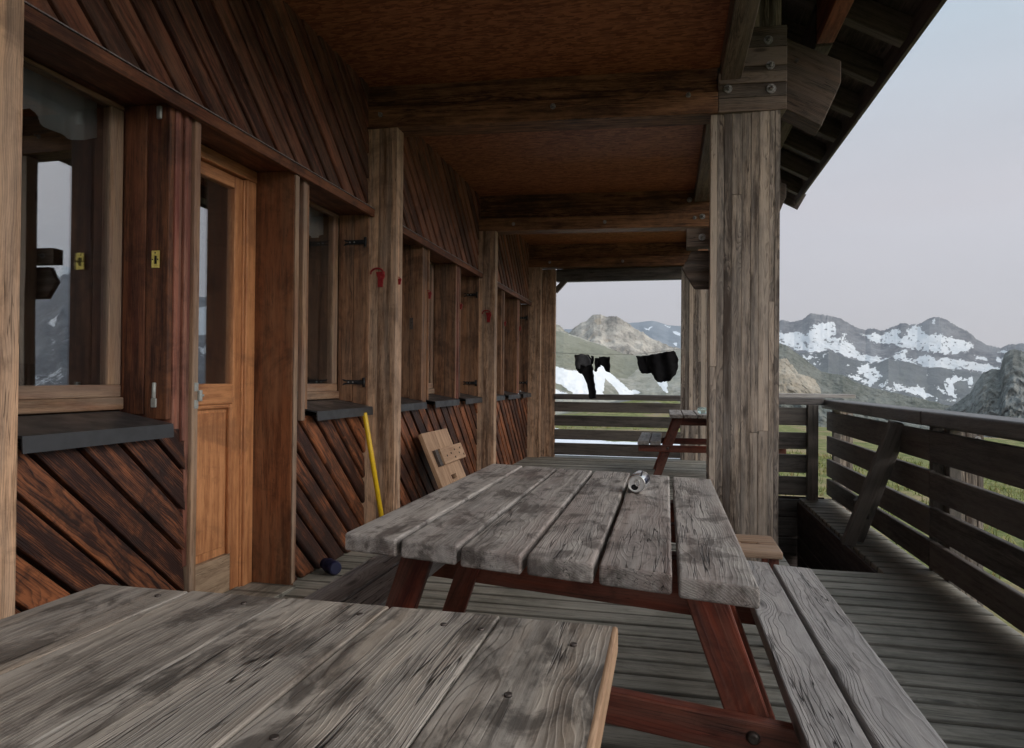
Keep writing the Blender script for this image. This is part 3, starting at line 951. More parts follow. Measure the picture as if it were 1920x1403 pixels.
# ------------------------------------------------------------------ deck
b = MB()
y = YN
while y < 9.76:
    y2 = y + .118
    dz = random.uniform(-.002, .002)
    if y2 < 4.305:
        b.box(-1.90, 1.47, y, y2, -.035 + dz, dz, 0)
    else:
        b.box(-1.90, .70, y, y2, -.035 + dz, dz, 0)
        if y2 < 6.9: b.box(1.185, 1.47, y, y2, -.035 + dz, dz, 0)
    y += .130
for x in (-1.5, -.8, -.1, .6):
    b.box(x, x + .08, YN, 9.9, -.22, -.038, 1)
b.box(1.19, 1.27, YN, 6.9, -.22, -.038, 1)
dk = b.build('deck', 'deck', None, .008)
tag(dk, kind='structure')
b = MB()
for k in range(6):
    b.box(1.165, 1.183, 4.31, 6.75, -.95 + k * .155, -.95 + k * .155 + .15, 1)
    b.box(.70, 1.18, 4.28, 4.304, -.95 + k * .15, -.95 + k * .15 + .146, 0)
b.box(.70, 1.18, 4.31, 6.75, -.99, -.955, 1)
b.box(.705, .725, 4.31, 6.75, -.95, -.04, 1)
b.box(.60, 1.40, 6.80, 6.82, -1.3, .012, 0)
sw = b.build('stairwell', 'soffit', None)
tag(sw, kind='structure')

# ------------------------------------------------------------------ railings
RB = [(.62, .79), (.415, .568), (.205, .362), (.034, .180)]
rl = thing('railing', (1.45, 3, 0), 'long dark plank railing with broad handrail along the open right side of the terrace', 'railing')
for (a, c) in ((YN, 1.58), (1.586, 4.30), (4.306, 6.86)):
    MB().box(1.385, 1.56, a, c, .82 + random.uniform(-.003, .003), .902 + random.uniform(-.004, .004), 1).build('handrail', 'handrail', rl, .012, 3)
    for (z0, z1) in RB:
        dz = random.uniform(-.006, .006)
        MB().box(1.43, 1.463, a, c, z0 + dz, z1 + dz, 1).build('board', 'rail', rl, .006)
for y in (1.46, 1.70, 4.12, 4.36, 6.76):
    MB().box(1.466, 1.525, y, y + .055, -.25, .818, 2).build('post', 'rail', rl, .004)
for (y, lab) in ((4.24, 'grey laminated support post standing outside the railing, nearer one with bolts'), (6.95, 'grey laminated support post outside the railing by the far corner')):
    b = MB()
    for k in range(5):
        b.box(1.532 + k * .029, 1.532 + (k + 1) * .029 - .001, y + .003 * (k % 2), y + .15, -2.6, .80, 2)
    t = thing('support_post', (1.6, y, -2.6), lab, 'post', 'support posts outside the railing')
    b.build('shaft', 'bigpost', t, .003)
    for x in (1.555, 1.645):
        bolt(t, (x, y, .755), (0, -1, 0), .016)
bk = thing('railing', (1.0, 6.75, 0), 'short cross railing behind the big post closing the far corner', 'railing')
MB().box(.55, 1.66, 6.80, 7.02, .915, .95, 0).build('cap_board', 'cap', bk, .004)
MB().box(.62, 1.384, 6.73, 6.83, .852, .914, 0).build('handrail', 'handrail', bk, .006)
for (z0, z1) in ((.665, .825), (.45, .60), (.235, .40), (.03, .20), (-.16, -.01), (-.34, -.175), (-.52, -.36)):
    MB().box(.60, 1.24, 6.755, 6.785, z0, z1, 0).build('board', 'rail', bk, .005)
MB().box(1.243, 1.333, 6.715, 6.80, -.02, .851, 2).build('post', 'rail', bk, .005)
SCL = .983
er = thing('railing', (-.6, 9.7, 0), 'dark plank railing across the far end of the terrace, under the washing', 'railing')
MB().box(-1.534, .19, 9.66, 9.76, .792, .868, 0).build('handrail', 'handrail', er, .006)
for (z0, z1) in ((.62, .757), (.422, .57), (.232, .374), (.018, .184)):
    MB().box(-1.534, .19, 9.70, 9.735, z0, z1, 0).build('board', 'rail', er, .006)

SCL = 1.0
# dark bench end propped against the railing
lp = thing('leaning_bench_end', (1.25, 4.85, 0), 'dark two plank bench end leaning upright against the railing', 'bench end')
b = MB(); b.bar((1.155, 4.92, .0), (1.375, 4.68, .815), .04, .085, (1, 0, .3)); b.build('plank', 'rail', lp, .006)
b = MB(); b.bar((1.215, 4.99, .02), (1.405, 4.80, .74), .05, .11, (1, 0, .3)); b.build('plank', 'rail', lp, .012)
b = MB(); b.bar((1.22, 4.86, .24), (1.27, 4.95, .26), .09, .12); b.build('cleat', 'rail', lp, .004)

# ------------------------------------------------------------------ picnic tables
def picnic_table(xc, y0, y1, label, inset=.22, w=.845, planks=6, gap=.011, shear=0.0, top=.71, mat='table', thick=.038):
    yc = (y0 + y1) / 2
    def sh(v):
        return (v[0], v[1] - shear * (v[0] - xc), v[2])
    def fin(b):
        b.v = [sh(v) for v in b.v]
        return b
    t = thing('picnic_table', (xc, yc, 0), label, 'picnic table', 'picnic tables on the terrace')
    pw = (w - gap * (planks - 1)) / planks
    b = MB()
    for k in range(planks):
        x = xc - w / 2 + k * (pw + gap)
        b.box(x, x + pw, y0 + random.uniform(-.006, .006), y1 + random.uniform(-.008, .008), top - thick, top + random.uniform(-.0015, .0015), 1)
    fin(b).build('tabletop', mat, t, .006 if gap > .005 else .0035, 3)
    for s in (-1, 1):
        b = MB()
        for (a, c) in ((.512, .622), (.632, .752)):
            xa, xb = sorted((xc + s * a, xc + s * c))
            b.box(xa, xb, y0 + .08 + random.uniform(-.02, .02), y1 + .04 + random.uniform(-.04, .06), .378, .42 + random.uniform(-.002, .002), 1)
        fin(b).build('bench_seat', 'bench', t, .006, 3)
    for yy, sg in ((y0 + inset, 1), (y1 - inset, -1)):
        b = MB(); b.box(xc - w / 2 + .05, xc + w / 2 - .05, yy - .022, yy + .022, top - thick - .085, top - thick - .001, 0)
        fin(b).build('top_support', 'redleg', t, .005)
        b = MB(); b.box(xc - .745, xc + .745, yy - .075 * sg - .018, yy - .075 * sg + .018, .305, .377, 0)
        cb_ = fin(b).build('crossbar', 'redleg', t, .005)
        for s in (-1, 1):
            x = xc + s * .44
            k = MB(); k.tube([(x, yy - .075 * sg - .018 * sg, .345), (x, yy - .075 * sg - .026 * sg, .345)], [.014, .008], 14)
            fin(k).build('bolt', 'rust', cb_)
        for s in (-1, 1):
            b = MB()
            za, zb = top - thick - .002, 0.0
            xa, xb = xc + s * .325, xc + s * .565
            hw = .044
            b.prism([(xa - hw, za), (xa + hw, za), (xb + hw, zb), (xb - hw, zb)], (0, yy - .056 * sg - (.0 if sg > 0 else .033) , 0), (1, 0, 0), (0, 0, 1), (0, 1, 0), .033, (s * .275, -.66))
            if s > 0: b.prism([(xa - hw + .03 * s, za - .09), (xa + hw + .03 * s, za - .09), (xb + hw, zb), (xb - hw, zb)], (0, yy + (.024 if sg > 0 else -.05), 0), (1, 0, 0), (0, 0, 1), (0, 1, 0), .026, (s * .275, -.66))
            fin(b).build('leg', 'redleg', t, .004)
    b = MB(); b.box(xc - .30, xc + .30, yc - .018, yc + .018, top - thick - .05, top - thick - .001, 0)
    fin(b).build('batten', 'redleg', t, .004)
    return t
t1 = picnic_table(-.487, -.42, .988, 'nearest weathered picnic table with blotchy dark stains and tight planks', planks=5, gap=.0022, mat='table1', thick=.04)
t2 = picnic_table(-.268, 1.33, 2.66, 'middle grey picnic table on red legs with the drinks can on it', inset=.33, shear=.235)
t3 = picnic_table(.455, 7.46, 8.76, 'farthest small picnic table at the end of the terrace with the bottle on it')
# bolt heads and nail holes in the near table
for (x, y) in ((-.30, .93), (-.245, .925), (-.43, .94), (-.62, .945), (-.77, .945), (-.115, .90), (-.165, .74), (-.11, .62), (-.36, .60)):
    MB().tube([(x, y, .7085), (x, y, .7118)], .0045, 10).build('nail_head', 'rust', t1)
MB().box(-.0725, -.0635, -.42, .985, .672, .7095, 1).build('edging', 'tan', t1, .004, 3)

# can lying on the middle table
can = thing('drinks_can', (-.086, 2.20, .742), 'silver drinks can lying on its side on the middle table, open end forward', 'can')
ax = Vector((.10, .995, 0)).normalized()
c0 = Vector((-.087, 2.145, .7405))
def cp(t): return c0 + ax * t
r_ = .029
b = MB(); b.lathe(c0, ax, [(.006, r_ * .90), (.012, r_ * .95), (.018, r_), (.10, r_), (.108, r_ * .93), (.112, r_ * .80)])
b.build('can_body', 'can', can)
b = MB(); b.lathe(c0, ax, [(.002, r_ * .79), (-.002, r_ * .81), (-.003, r_ * .85), (-.002, r_ * .90), (.006, r_ * .91)])
b.build('rim', 'rimalu', can)
# lid with a drinking hole
lid = MB()
zx = Vector((0, 0, 1)); sx_ = ax.cross(zx).normalized() * -1
hole_c = (.006, -.011); hr = .0105
n = 40
vs = [cp(.003) + sx_ * (math.cos(2 * math.pi * i / n) * r_ * .81) + zx * (math.sin(2 * math.pi * i / n) * r_ * .81) for i in range(n)]
vs += [cp(.0035) + sx_ * (hole_c[0] + math.cos(2 * math.pi * i / n) * hr) + zx * (hole_c[1] + math.sin(2 * math.pi * i / n) * hr * .85) for i in range(n)]
lid.add(vs, [(i, (i + 1) % n, n + (i + 1) % n, n + i) for i in range(n)], [tuple(v) for v in vs], .5)
lid.build('lid', 'alu', can)
b = MB(); b.tube([cp(.010), cp(.0105)], r_ * .86, 24); b.build('can_inside', 'dark', can)
b = MB()
pts = [cp(-.002) + sx_ * (-.003 + .0065 * math.cos(t)) + zx * (.004 + .0095 * math.sin(t)) for t in np.linspace(0, 2 * math.pi, 20)]
b.tube(pts, .0018, 8); b.tube([cp(.001) + zx * -.001, cp(-.003) + zx * -.001], .003, 10)
b.build('tab', 'rimalu', can)

# stool behind the bench
st = thing('stool', (.34, 2.84, 0), 'low brown wooden stool with a grip slot beyond the bench end', 'stool')
b = MB()
x0, x1, y0, y1, z0, z1 = .232, .418, 2.70, 2.985, .405, .433
b.box(x0, x1, y0, 2.82, z0, z1, 0); b.box(x0, .285, 2.821, 2.85, z0, z1, 0); b.box(.345, x1, 2.821, 2.85, z0, z1, 0); b.box(x0, x1, 2.851, y1, z0, z1, 0)
b.build('seat', 'stool', st, .006)
for (x, y) in ((.25, 2.74), (.39, 2.74), (.25, 2.94), (.39, 2.94)):
    MB().bar((x + (x - .325) * .2, y, 0), (x, y, .404), .035, .035, (0, 1, 0)).build('leg', 'redleg', st, .003)

# plastic bottle on the far table
bo = thing('bottle', (.50, 7.85, .71), 'crumpled clear plastic bottle lying on the farthest table', 'bottle')
b = MB()
p0, p1 = Vector((.33, 7.80, .745)), Vector((.56, 7.84, .745))
b.tube([p0.lerp(p1, t) for t in (0, .03, .15, .3, .45, .6, .75, .85, .9, 1.0)], [.02, .033, .036, .031, .036, .033, .036, .02, .013, .013], 20)
b.build('bottle_body', 'plastic', bo)
b = MB(); b.tube([p0.lerp(p1, 1.0), p0.lerp(p1, 1.07)], .015, 14); b.build('cap', 'cap', bo)

# yellow pole
yp = MB(); yp.tube([(-1.700, 4.10, .0), (-1.800, 3.975, .84), (-1.8005, 3.974, .845)], [.0155, .0155, .011], 14)
o = yp.build('yellow_pole', 'yellow', None, loc=(-1.70, 4.10, 0)); tag(o, 'yellow painted pole leaning against the wall post', 'pole')

# tan board against the wall
tb = thing('wooden_board', (-1.55, 5.26, 0), 'tan wooden hatch board with a drilled batten leaning against the diagonal planks', 'board')
tdir = Vector((-.27, 0, .62)).normalized(); tn = Vector((.62, 0, .27)).normalized(); ty = Vector((0, 1, 0))
o0 = Vector((-1.545, 4.95, .01))
def tbx(b, a0, a1, h0, h1, t0, t1, gr=1):
    c = o0 + ty * ((a0 + a1) / 2) + tdir * ((h0 + h1) / 2) + tn * ((t0 + t1) / 2)
    b.obox(c, (a1 - a0, h1 - h0, t1 - t0), (ty, tdir, tn), gr)
b = MB()
tbx(b, 0, .28, 0, .68, 0, .035); tbx(b, .40, .62, 0, .68, 0, .035); tbx(b, .281, .399, .31, .68, 0, .035); tbx(b, .281, .399, 0, .275, 0, .035)
b.build('panel', 'tan', tb, .003)
b = MB(); tbx(b, .14, .70, .40, .53, .036, .075, 0); bt = b.build('batten', 'tan', tb, .003)
b = MB(); tbx(b, .07, .139, .40, .53, .036, .06, 1); b.build('hinge_block', 'rust', tb, .002)
for (a, h) in ((.25, .46), (.36, .47), (.47, .49), (.56, .455), (.62, .49), (.66, .43), (.43, .43)):  # near-black discs laid on as the dark of the drilled holes
    c = o0 + ty * a + tdir * h + tn * .073
    MB().tube([c, c + tn * .004], .009, 8).build('hole_disc', 'dark', bt)

# blue bundle
bb = MB()
p0, p1 = Vector((-1.79, 3.50, .040)), Vector((-1.71, 3.44, .040))
bb.tube([p0.lerp(p1, t) for t in (-.5, -.35, -.2, .1, .3, .5, .7, .85, 1.0)], [.010, .03, .024, .038, .034, .039, .035, .038, .030], 18)
o = bb.build('rolled_bag', 'blue', None, loc=(-1.74, 3.48, .0)); tag(o, 'small dark blue rolled bag lying on the deck below the cladding', 'bag')

# ------------------------------------------------------------------ washing
SCL = .983
ZLN = lambda x: 1.435 - .02 * math.sin(max(0, min(1, (x + 1.535) / 1.73)) * math.pi) + (.055 * max(0, (x + .35) / .55) if x > -.35 else 0)
b = MB(); b.tube([(x, 9.48, ZLN(x)) for x in np.linspace(-1.535, .20, 40)], .003, 6)
o = b.build('clothes_line', 'line', None, loc=(-1.535, 9.48, 1.435)); tag(o, 'thin cord strung across the far opening with black washing', 'clothes line')

SCL = 1.0
def pxl(u, v, Y=9.29):
    d = ray(u, v); t = Y / d.y
    return (d.x * t, EYE + d.z * t)
def garment(name, px, label, cat, mat='cloth', bulge=.03, Y=9.29):
    poly = [pxl(u, v, Y) for (u, v) in px]
    me = bpy.data.meshes.new(name)
    bm = bmesh.new()
    vs = [bm.verts.new((p[0], 0, p[1])) for p in poly]
    bm.faces.new(vs)
    bmesh.ops.triangulate(bm, faces=bm.faces[:])
    for _ in range(6):
        ed = [e for e in bm.edges if e.calc_length() > .035]
        if not ed: break
        bmesh.ops.subdivide_edges(bm, edges=ed, cuts=1)
        bmesh.ops.triangulate(bm, faces=[f for f in bm.faces if len(f.verts) > 3])
    ph = random.uniform(0, 6)
    for v in bm.verts:
        v.co.y = bulge * (math.sin(v.co.x * 34 + v.co.z * 6 + ph) * .5 + math.sin(v.co.x * 13 - v.co.z * 17 + ph) * .6)
        v.co.x += .004 * math.sin(v.co.z * 60 + ph); v.co.z += .004 * math.sin(v.co.x * 70 + ph)
    cx = sum(p[0] for p in poly) / len(poly); cz = max(p[1] for p in poly)
    for v in bm.verts: v.co.x -= cx; v.co.z -= cz
    bm.to_mesh(me); bm.free()
    for p in me.polygons: p.use_smooth = True
    me.materials.append(M[mat])
    o = bpy.data.objects.new(name, me)
    o.location = (cx, Y, cz)
    COL.objects.link(o)
    s = o.modifiers.new('thick', 'SOLIDIFY'); s.thickness = .022; s.offset = 0
    tag(o, label, cat)
    return o
garment('trousers', [(1078, 666), (1092, 664.5), (1104, 666), (1108, 672), (1109, 690), (1112, 705), (1116, 730), (1117, 747), (1105, 747.5), (1103, 728), (1098, 712), (1091, 702), (1088, 694), (1080, 692)], 'black trousers hanging by the waist with one leg over the far railing', 'trousers', 'cloth', .025)
garment('folded_shirt', [(1080, 666), (1090, 664.5), (1101, 666), (1107, 676), (1107, 684), (1098, 687), (1089, 684), (1087, 692), (1080, 690), (1078.5, 678)], 'charcoal folded shirt slung over the line in front of the trousers', 'shirt', 'cloth2', .02, 9.255)
garment('sock', [(1109, 667), (1113.5, 667.5), (1113, 682), (1109, 683)], 'small black sock pegged right beside the trousers', 'sock', 'cloth', .01)
garment('sock', [(1115, 672), (1125, 671), (1126, 687), (1120, 689), (1118.5, 698), (1115.5, 697)], 'ragged black sock hanging lowest in the middle of the line', 'sock', 'cloth', .01)
garment('shorts', [(1123, 669), (1143, 669.5), (1143.5, 699), (1136, 696), (1131, 688), (1126, 684)], 'black shorts with a slanted hem pegged left of the gap', 'shorts', 'cloth', .02)
garment('jersey', [(1193, 668), (1215, 667), (1226, 668), (1222, 700), (1205, 701), (1202, 690), (1197, 689)], 'black sleeve end jersey hanging left of the large black jacket', 'jersey', 'cloth', .02, 9.30)
garment('jacket', [(1208, 668), (1230, 663.5), (1262, 658.5), (1267, 661), (1272, 675), (1271, 692), (1266, 703), (1257, 713), (1246, 714), (1233, 717), (1226, 706), (1222, 690), (1212, 684)], 'large black jacket bunched on the line beside the last post', 'jacket', 'cloth', .035, 9.27)

# ------------------------------------------------------------------ terrain
def hash2(ix, iy, seed):
    h = (ix.astype(np.int64) * 374761393 + iy.astype(np.int64) * 668265263 + seed * 974634777) & 0x7fffffff
    h = ((h ^ (h >> 13)) * 1274126177) & 0x7fffffff
    return ((h ^ (h >> 16)) & 0xffff) / 65535.0
def vnoise(x, y, seed=0):
    ix, iy = np.floor(x), np.floor(y)
    fx, fy = x - ix, y - iy
    fx = fx * fx * (3 - 2 * fx); fy = fy * fy * (3 - 2 * fy)
    a = hash2(ix, iy, seed); b_ = hash2(ix + 1, iy, seed); c = hash2(ix, iy + 1, seed); d = hash2(ix + 1, iy + 1, seed)
    return (a * (1 - fx) + b_ * fx) * (1 - fy) + (c * (1 - fx) + d * fx) * fy
def fbm(x, y, seed=0, oct=5, ridged=False):
    s, a, t = 0, 1, 0
    for k in range(oct):
        n_ = vnoise(x * 2 ** k, y * 2 ** k, seed + k)
        if ridged: n_ = 1 - np.abs(2 * n_ - 1)
        s = s + a * n_; t += a; a *= .5
    return s / t
def in_poly(px, py, poly):
    res = np.zeros(px.shape, bool)
    n_ = len(poly); j = n_ - 1
    for i in range(n_):
        xi, yi = poly[i]; xj, yj = poly[j]
        c = ((yi > py) != (yj > py)) & (px < (xj - xi) * (py - yi) / ((yj - yi) or 1e-9) + xi)
        res ^= c
        j = i
    return res
def blur(a, k=1):
    for _ in range(k):
        p = np.pad(a, 1, mode='edge')
        a = (p[1:-1, 1:-1] * 4 + p[:-2, 1:-1] + p[2:, 1:-1] + p[1:-1, :-2] + p[1:-1, 2:]) / 8
    return a
npR, npU, npF = (np.array(v) for v in (CR, CU, CF))
def grid_mesh(name, X, Y, Z, mat, attrs, label=None, kind='structure'):
    na, nb_ = X.shape
    me = bpy.data.meshes.new(name)
    co = np.stack([X, Y, Z], -1).reshape(-1, 3)
    idx = np.arange(na * nb_).reshape(na, nb_)
    q = np.stack([idx[:-1, :-1], idx[1:, :-1], idx[1:, 1:], idx[:-1, 1:]], -1).reshape(-1, 4)
    me.from_pydata(co.tolist(), [], q.tolist())
    for k_, v in attrs.items():
        a = me.attributes.new(k_, 'FLOAT', 'POINT')
        a.data.foreach_set('value', v.astype(np.float32).ravel())
    me.polygons.foreach_set('use_smooth', [True] * len(me.polygons))
    me.materials.append(mat)
    o = bpy.data.objects.new(name, me)
    COL.objects.link(o)
    tag(o, kind=kind)
    return o
def mountain(name, prof, D0, Dc, base_z, mat, snow=None, veg=None, tan=None, na=300, nb=90, amp=.10, freq=5, crag=.01, seed=1, jit=5.0, shape=1.0, snowfn=None, gull=1.0, holes=0.0):
    """prof: crest as picture points, turned into bearings and heights at distance Dc; slope comes down to D0"""
    az, tl = [], []
    for (x, y) in prof:
        d = ray(x, y)
        az.append(math.atan2(d.x, d.y)); tl.append(d.z / math.hypot(d.x, d.y))
    az, tl = np.array(az), np.array(tl)
    A = np.linspace(az[0], az[-1], na)
    crest = np.interp(A, az, tl) * Dc
    wid = (az[-1] - az[0]) * Dc
    jag = crag * 2.2 * (fbm(A * Dc / wid * 60, A * 0, seed + 40, 5) - .5) * abs(crest).mean() * .5 + crag * (fbm(A * Dc / wid * 240, A * 0, seed + 41, 3, True) - .5) * abs(crest).mean() * .5
    t = np.concatenate([np.linspace(0, 1, nb), np.linspace(1.03, 1.6, 12)])
    AA, T = np.meshgrid(A, t, indexing='ij')
    cz = EYE + crest[:, None]
    up = np.clip(T, 0, 1) ** shape
    Z = base_z + (cz - base_z) * up + jag[:, None] * np.clip(T, 0, 1) ** 9
    D = D0 + (Dc - D0) * T
    S = Dc / wid * freq
    slen = math.hypot(Dc - D0, crest.mean() - base_z)
    wl = wid / (freq * 1.6)
    u_, v_ = AA * Dc / wl, T * slen / wl
    wx = fbm(u_ * .7, v_ * .7, seed + 9, 3) * 1.2
    rid = .5 * (fbm(u_ + wx, v_ * .55 + wx, seed, 7, True) - .55) + .6 * (fbm(u_ * 1.7 + 5 + wx, v_ * 1.5 + 2, seed + 3, 6, True) - .55)
    env = np.sin(np.pi * np.clip(T, 0, 1)) ** .7
    Hh = (crest.mean() - base_z)
    Z = Z + amp * Hh * rid * env * np.clip(1.4 - T, .3, 1)
    Dd = D + (Dc - D0) * amp * 1.2 * (fbm(u_ * 1.6, v_ * 1.6, seed + 20, 6) - .5) * env
    over = np.clip(T - 1, 0, 1)
    Z = Z - over * Hh * 1.1
    X = np.sin(AA) * Dd; Y = np.cos(AA) * Dd
    # picture bearing of every point, to lay the snow fields where the photograph has them
    V = np.stack([X, Y, Z - EYE], -1)
    dp = V @ npF
    px = CX + F_PX * (V @ npR) / np.maximum(dp, 1e-3); py = CY - F_PX * (V @ npU) / np.maximum(dp, 1e-3)
    j1 = (fbm((px - .7 * py) / 3.6, (py + .4 * px) / 13, seed + 50, 5) - .5) * jit * 3.2; j2 = (fbm(px / 6, py / 4, seed + 60, 4) - .5) * jit * 1.8
    at = {}
    for nm, polys in (('snow', snow), ('veg', veg), ('tan', tan)):
        v = np.zeros_like(Z)
        if polys == 1: v[:] = 1
        elif polys:
            for p in polys: v = np.maximum(v, in_poly(px + j1, py + j2, p).astype(float))
            if nm == 'snow' and holes:
                hl = fbm(px / 7 + py / 16, py / 3.2 - px / 20, seed + 70, 5)
                v = v * (1 - np.clip((hl - (.64 - .05 * holes)) / .03, 0, 1))
                sp = fbm(px / 6 + py / 9, py / 2.6, seed + 80, 5)
                near_ = blur(v, 14)
                v = np.maximum(v, np.clip((sp - .66) / .03, 0, 1) * (near_ > .02) * (py > 598))
            v = blur(v, 1)
        at[nm] = v
    if snowfn is not None: at['snow'] = np.maximum(at['snow'], snowfn(AA, T, Z))
    return grid_mesh(name, X, Y, Z, mat, at)

zp = lambda pts: [(1460 + x / 4.174, 560 + y / 4.174) for (x, y) in pts]
lp_ = lambda pts: [(1010 + x / 4.25, 560 + y / 4.25) for (x, y) in pts]

far_m = rockmat('slate_mountain_rock', (.085, .083, .09), (.22, .215, .22), (.27, .26, .26), .006, True, None, 0, (1, 1, 1), 8, snowcol=(.74, .745, .75))
mid_m = rockmat('dark_ridge_rock', (.11, .115, .118), (.19, .195, .195), (.17, .18, .165), .006, True, None, 0, (1, 1, 1), 6, snowcol=(.74, .745, .75))
peak_m = rockmat('tan_peak_rock', (.16, .148, .13), (.56, .51, .44), (.34, .325, .29), .016, False, (.215, .22, .15), .45, (1, 1, .6), 5, fine=12, finec=.8)
blue_m = rockmat('haze_tinted_rock', (.16, .19, .225), (.23, .26, .295), (.26, .28, .31), .003, True, None, 0, (1, 1, 1), 10)  # blue of the distant haze put into the rock colour
hill_m = rockmat('green_hill_turf', (.22, .215, .175), (.34, .33, .28), (.38, .365, .325), .03, True, (.205, .21, .145), .6, (1, 1, 1), 1.2, fine=14, finec=.4, snowcol=(.74, .745, .75))
slope_m = rockmat('shrub_slope_rock', (.15, .15, .14), (.44, .43, .40), (.50, .49, .47), .034, False, (.105, .118, .092), .72, (1, 1, 1), 3.5, fine=7, finec=.95)
tower_m = rockmat('grey_tower_rock', (.14, .14, .135), (.46, .455, .44), (.42, .42, .40), .045, False, (.145, .155, .13), .5, (1, 1, 1), 3.5, fine=7, finec=.95)

S1 = [zp(p) for p in (
    [(-30, 262), (15, 265), (110, 275), (140, 250), (200, 285), (250, 260), (268, 215), (330, 190), (420, 185), (450, 240), (455, 280), (390, 300), (440, 320), (490, 320), (520, 270), (530, 275), (505, 330), (560, 350), (600, 395), (640, 425), (750, 455), (850, 465), (830, 490), (740, 495), (650, 485), (590, 465), (480, 430), (400, 400), (340, 415), (250, 415), (150, 405), (80, 370), (-30, 330)],
    [(630, 265), (700, 285), (760, 265), (800, 280), (870, 255), (920, 235), (960, 250), (930, 280), (960, 310), (1000, 290), (1050, 212), (1090, 225), (1140, 265), (1180, 295), (1260, 275), (1330, 305), (1400, 315), (1500, 345), (1525, 370), (1480, 410), (1380, 430), (1300, 435), (1200, 415), (1120, 410), (1050, 385), (960, 380), (860, 360), (760, 350), (690, 300)],
    [(860, 460), (940, 435), (985, 400), (995, 400), (1000, 470), (1080, 480), (1110, 445), (1190, 450), (1240, 490), (1290, 455), (1400, 475), (1520, 500), (1640, 520), (1740, 550), (1680, 560), (1600, 580), (1480, 560), (1380, 545), (1290, 550), (1180, 540), (1080, 510), (1000, 490)],
    [(1520, 440), (1590, 455), (1645, 488), (1560, 470)], [(1705, 455), (1750, 480), (1745, 512), (1705, 490)], [(1198, 162), (1215, 165), (1228, 195), (1212, 190)],
    [(1700, 415), (1780, 400), (1785, 425)])]
S2 = [zp(p) for p in (
    [(510, 600), (620, 590), (640, 560), (625, 530), (690, 515), (735, 510), (700, 550), (760, 545), (780, 580), (805, 600), (770, 640), (720, 690), (650, 650), (560, 615)],
    [(900, 655), (990, 690), (1080, 690), (1130, 700), (1160, 735), (1210, 765), (1255, 787), (1180, 770), (1130, 778), (1060, 745), (980, 725), (910, 700)],
    [(1300, 640), (1390, 590), (1410, 625), (1530, 625), (1520, 680), (1490, 695), (1470, 650), (1390, 645), (1360, 680), (1380, 740), (1415, 785), (1370, 770), (1310, 730)],
    [(1205, 672), (1225, 675), (1315, 748), (1295, 748)], [(1130, 572), (1180, 605), (1172, 610)], [(160, 440), (230, 455), (310, 440), (320, 455), (240, 475), (190, 465)],
    [(265, 505), (320, 490), (318, 515), (275, 520)], [(525, 520), (550, 525), (545, 540)], [(790, 690), (845, 650), (850, 665), (810, 700)],
    [(340, 450), (385, 415), (350, 470)], [(1330, 785), (1390, 790), (1380, 803), (1320, 798)], [(820, 700), (900, 690), (1000, 720), (900, 715)])]
D_prof = zp([(-560, 330), (-300, 260), (-100, 200), (0, 175), (50, 170), (120, 185), (190, 165), (240, 120), (280, 115), (330, 130), (480, 152), (540, 190), (600, 225), (660, 240), (680, 250), (720, 235), (800, 250), (880, 225), (960, 195), (1080, 205), (1140, 175), (1180, 155), (1270, 148), (1350, 195), (1470, 250), (1560, 320), (1640, 365), (1740, 380), (1820, 355), (1920, 355), (2050, 340), (2250, 300)])
mountain('hills', D_prof, 3500, 4600, -260, far_m, S1, na=860, nb=230, amp=.07, crag=.05, holes=-.3, seed=3, jit=4.5)
E_prof = zp([(-300, 380), (0, 400), (150, 425), (290, 425), (390, 403), (470, 450), (560, 470), (700, 500), (780, 500), (860, 473), (940, 490), (1040, 505), (1160, 545), (1260, 538), (1400, 560), (1600, 590), (1900, 620), (2200, 640)])
mountain('hills', E_prof, 2350, 2900, -260, mid_m, S2, na=700, nb=180, amp=.06, crag=.04, holes=-.3, seed=11, jit=4.5)
F_prof = zp([(-600, 800), (-560, 600), (-500, 400), (-420, 310), (-250, 300), (-60, 330), (0, 345), (60, 370), (120, 410), (200, 470), (330, 570), (420, 590), (500, 600), (600, 650), (700, 690), (900, 740), (1150, 790), (1300, 830), (1500, 870), (1800, 900)])
mountain('hills', F_prof, 540, 700, -80, slope_m, None, 1, [zp([(-80, 490), (70, 468), (110, 520), (160, 590), (260, 615), (325, 690), (335, 745), (-80, 745)])], na=560, nb=170, amp=.09, crag=.06, freq=11, seed=21, jit=2.5)
G_prof = zp([(1250, 900), (1380, 830), (1430, 790), (1500, 740), (1540, 660), (1600, 580), (1660, 552), (1735, 555), (1752, 480), (1772, 432), (1830, 398), (1900, 408), (1960, 440), (2080, 430), (2250, 380), (2500, 420), (2800, 560), (3100, 800)])
mountain('hills', G_prof, 415, 520, -75, tower_m, None, 1, None, na=620, nb=170, amp=.11, crag=.10, freq=11, seed=33, jit=2)
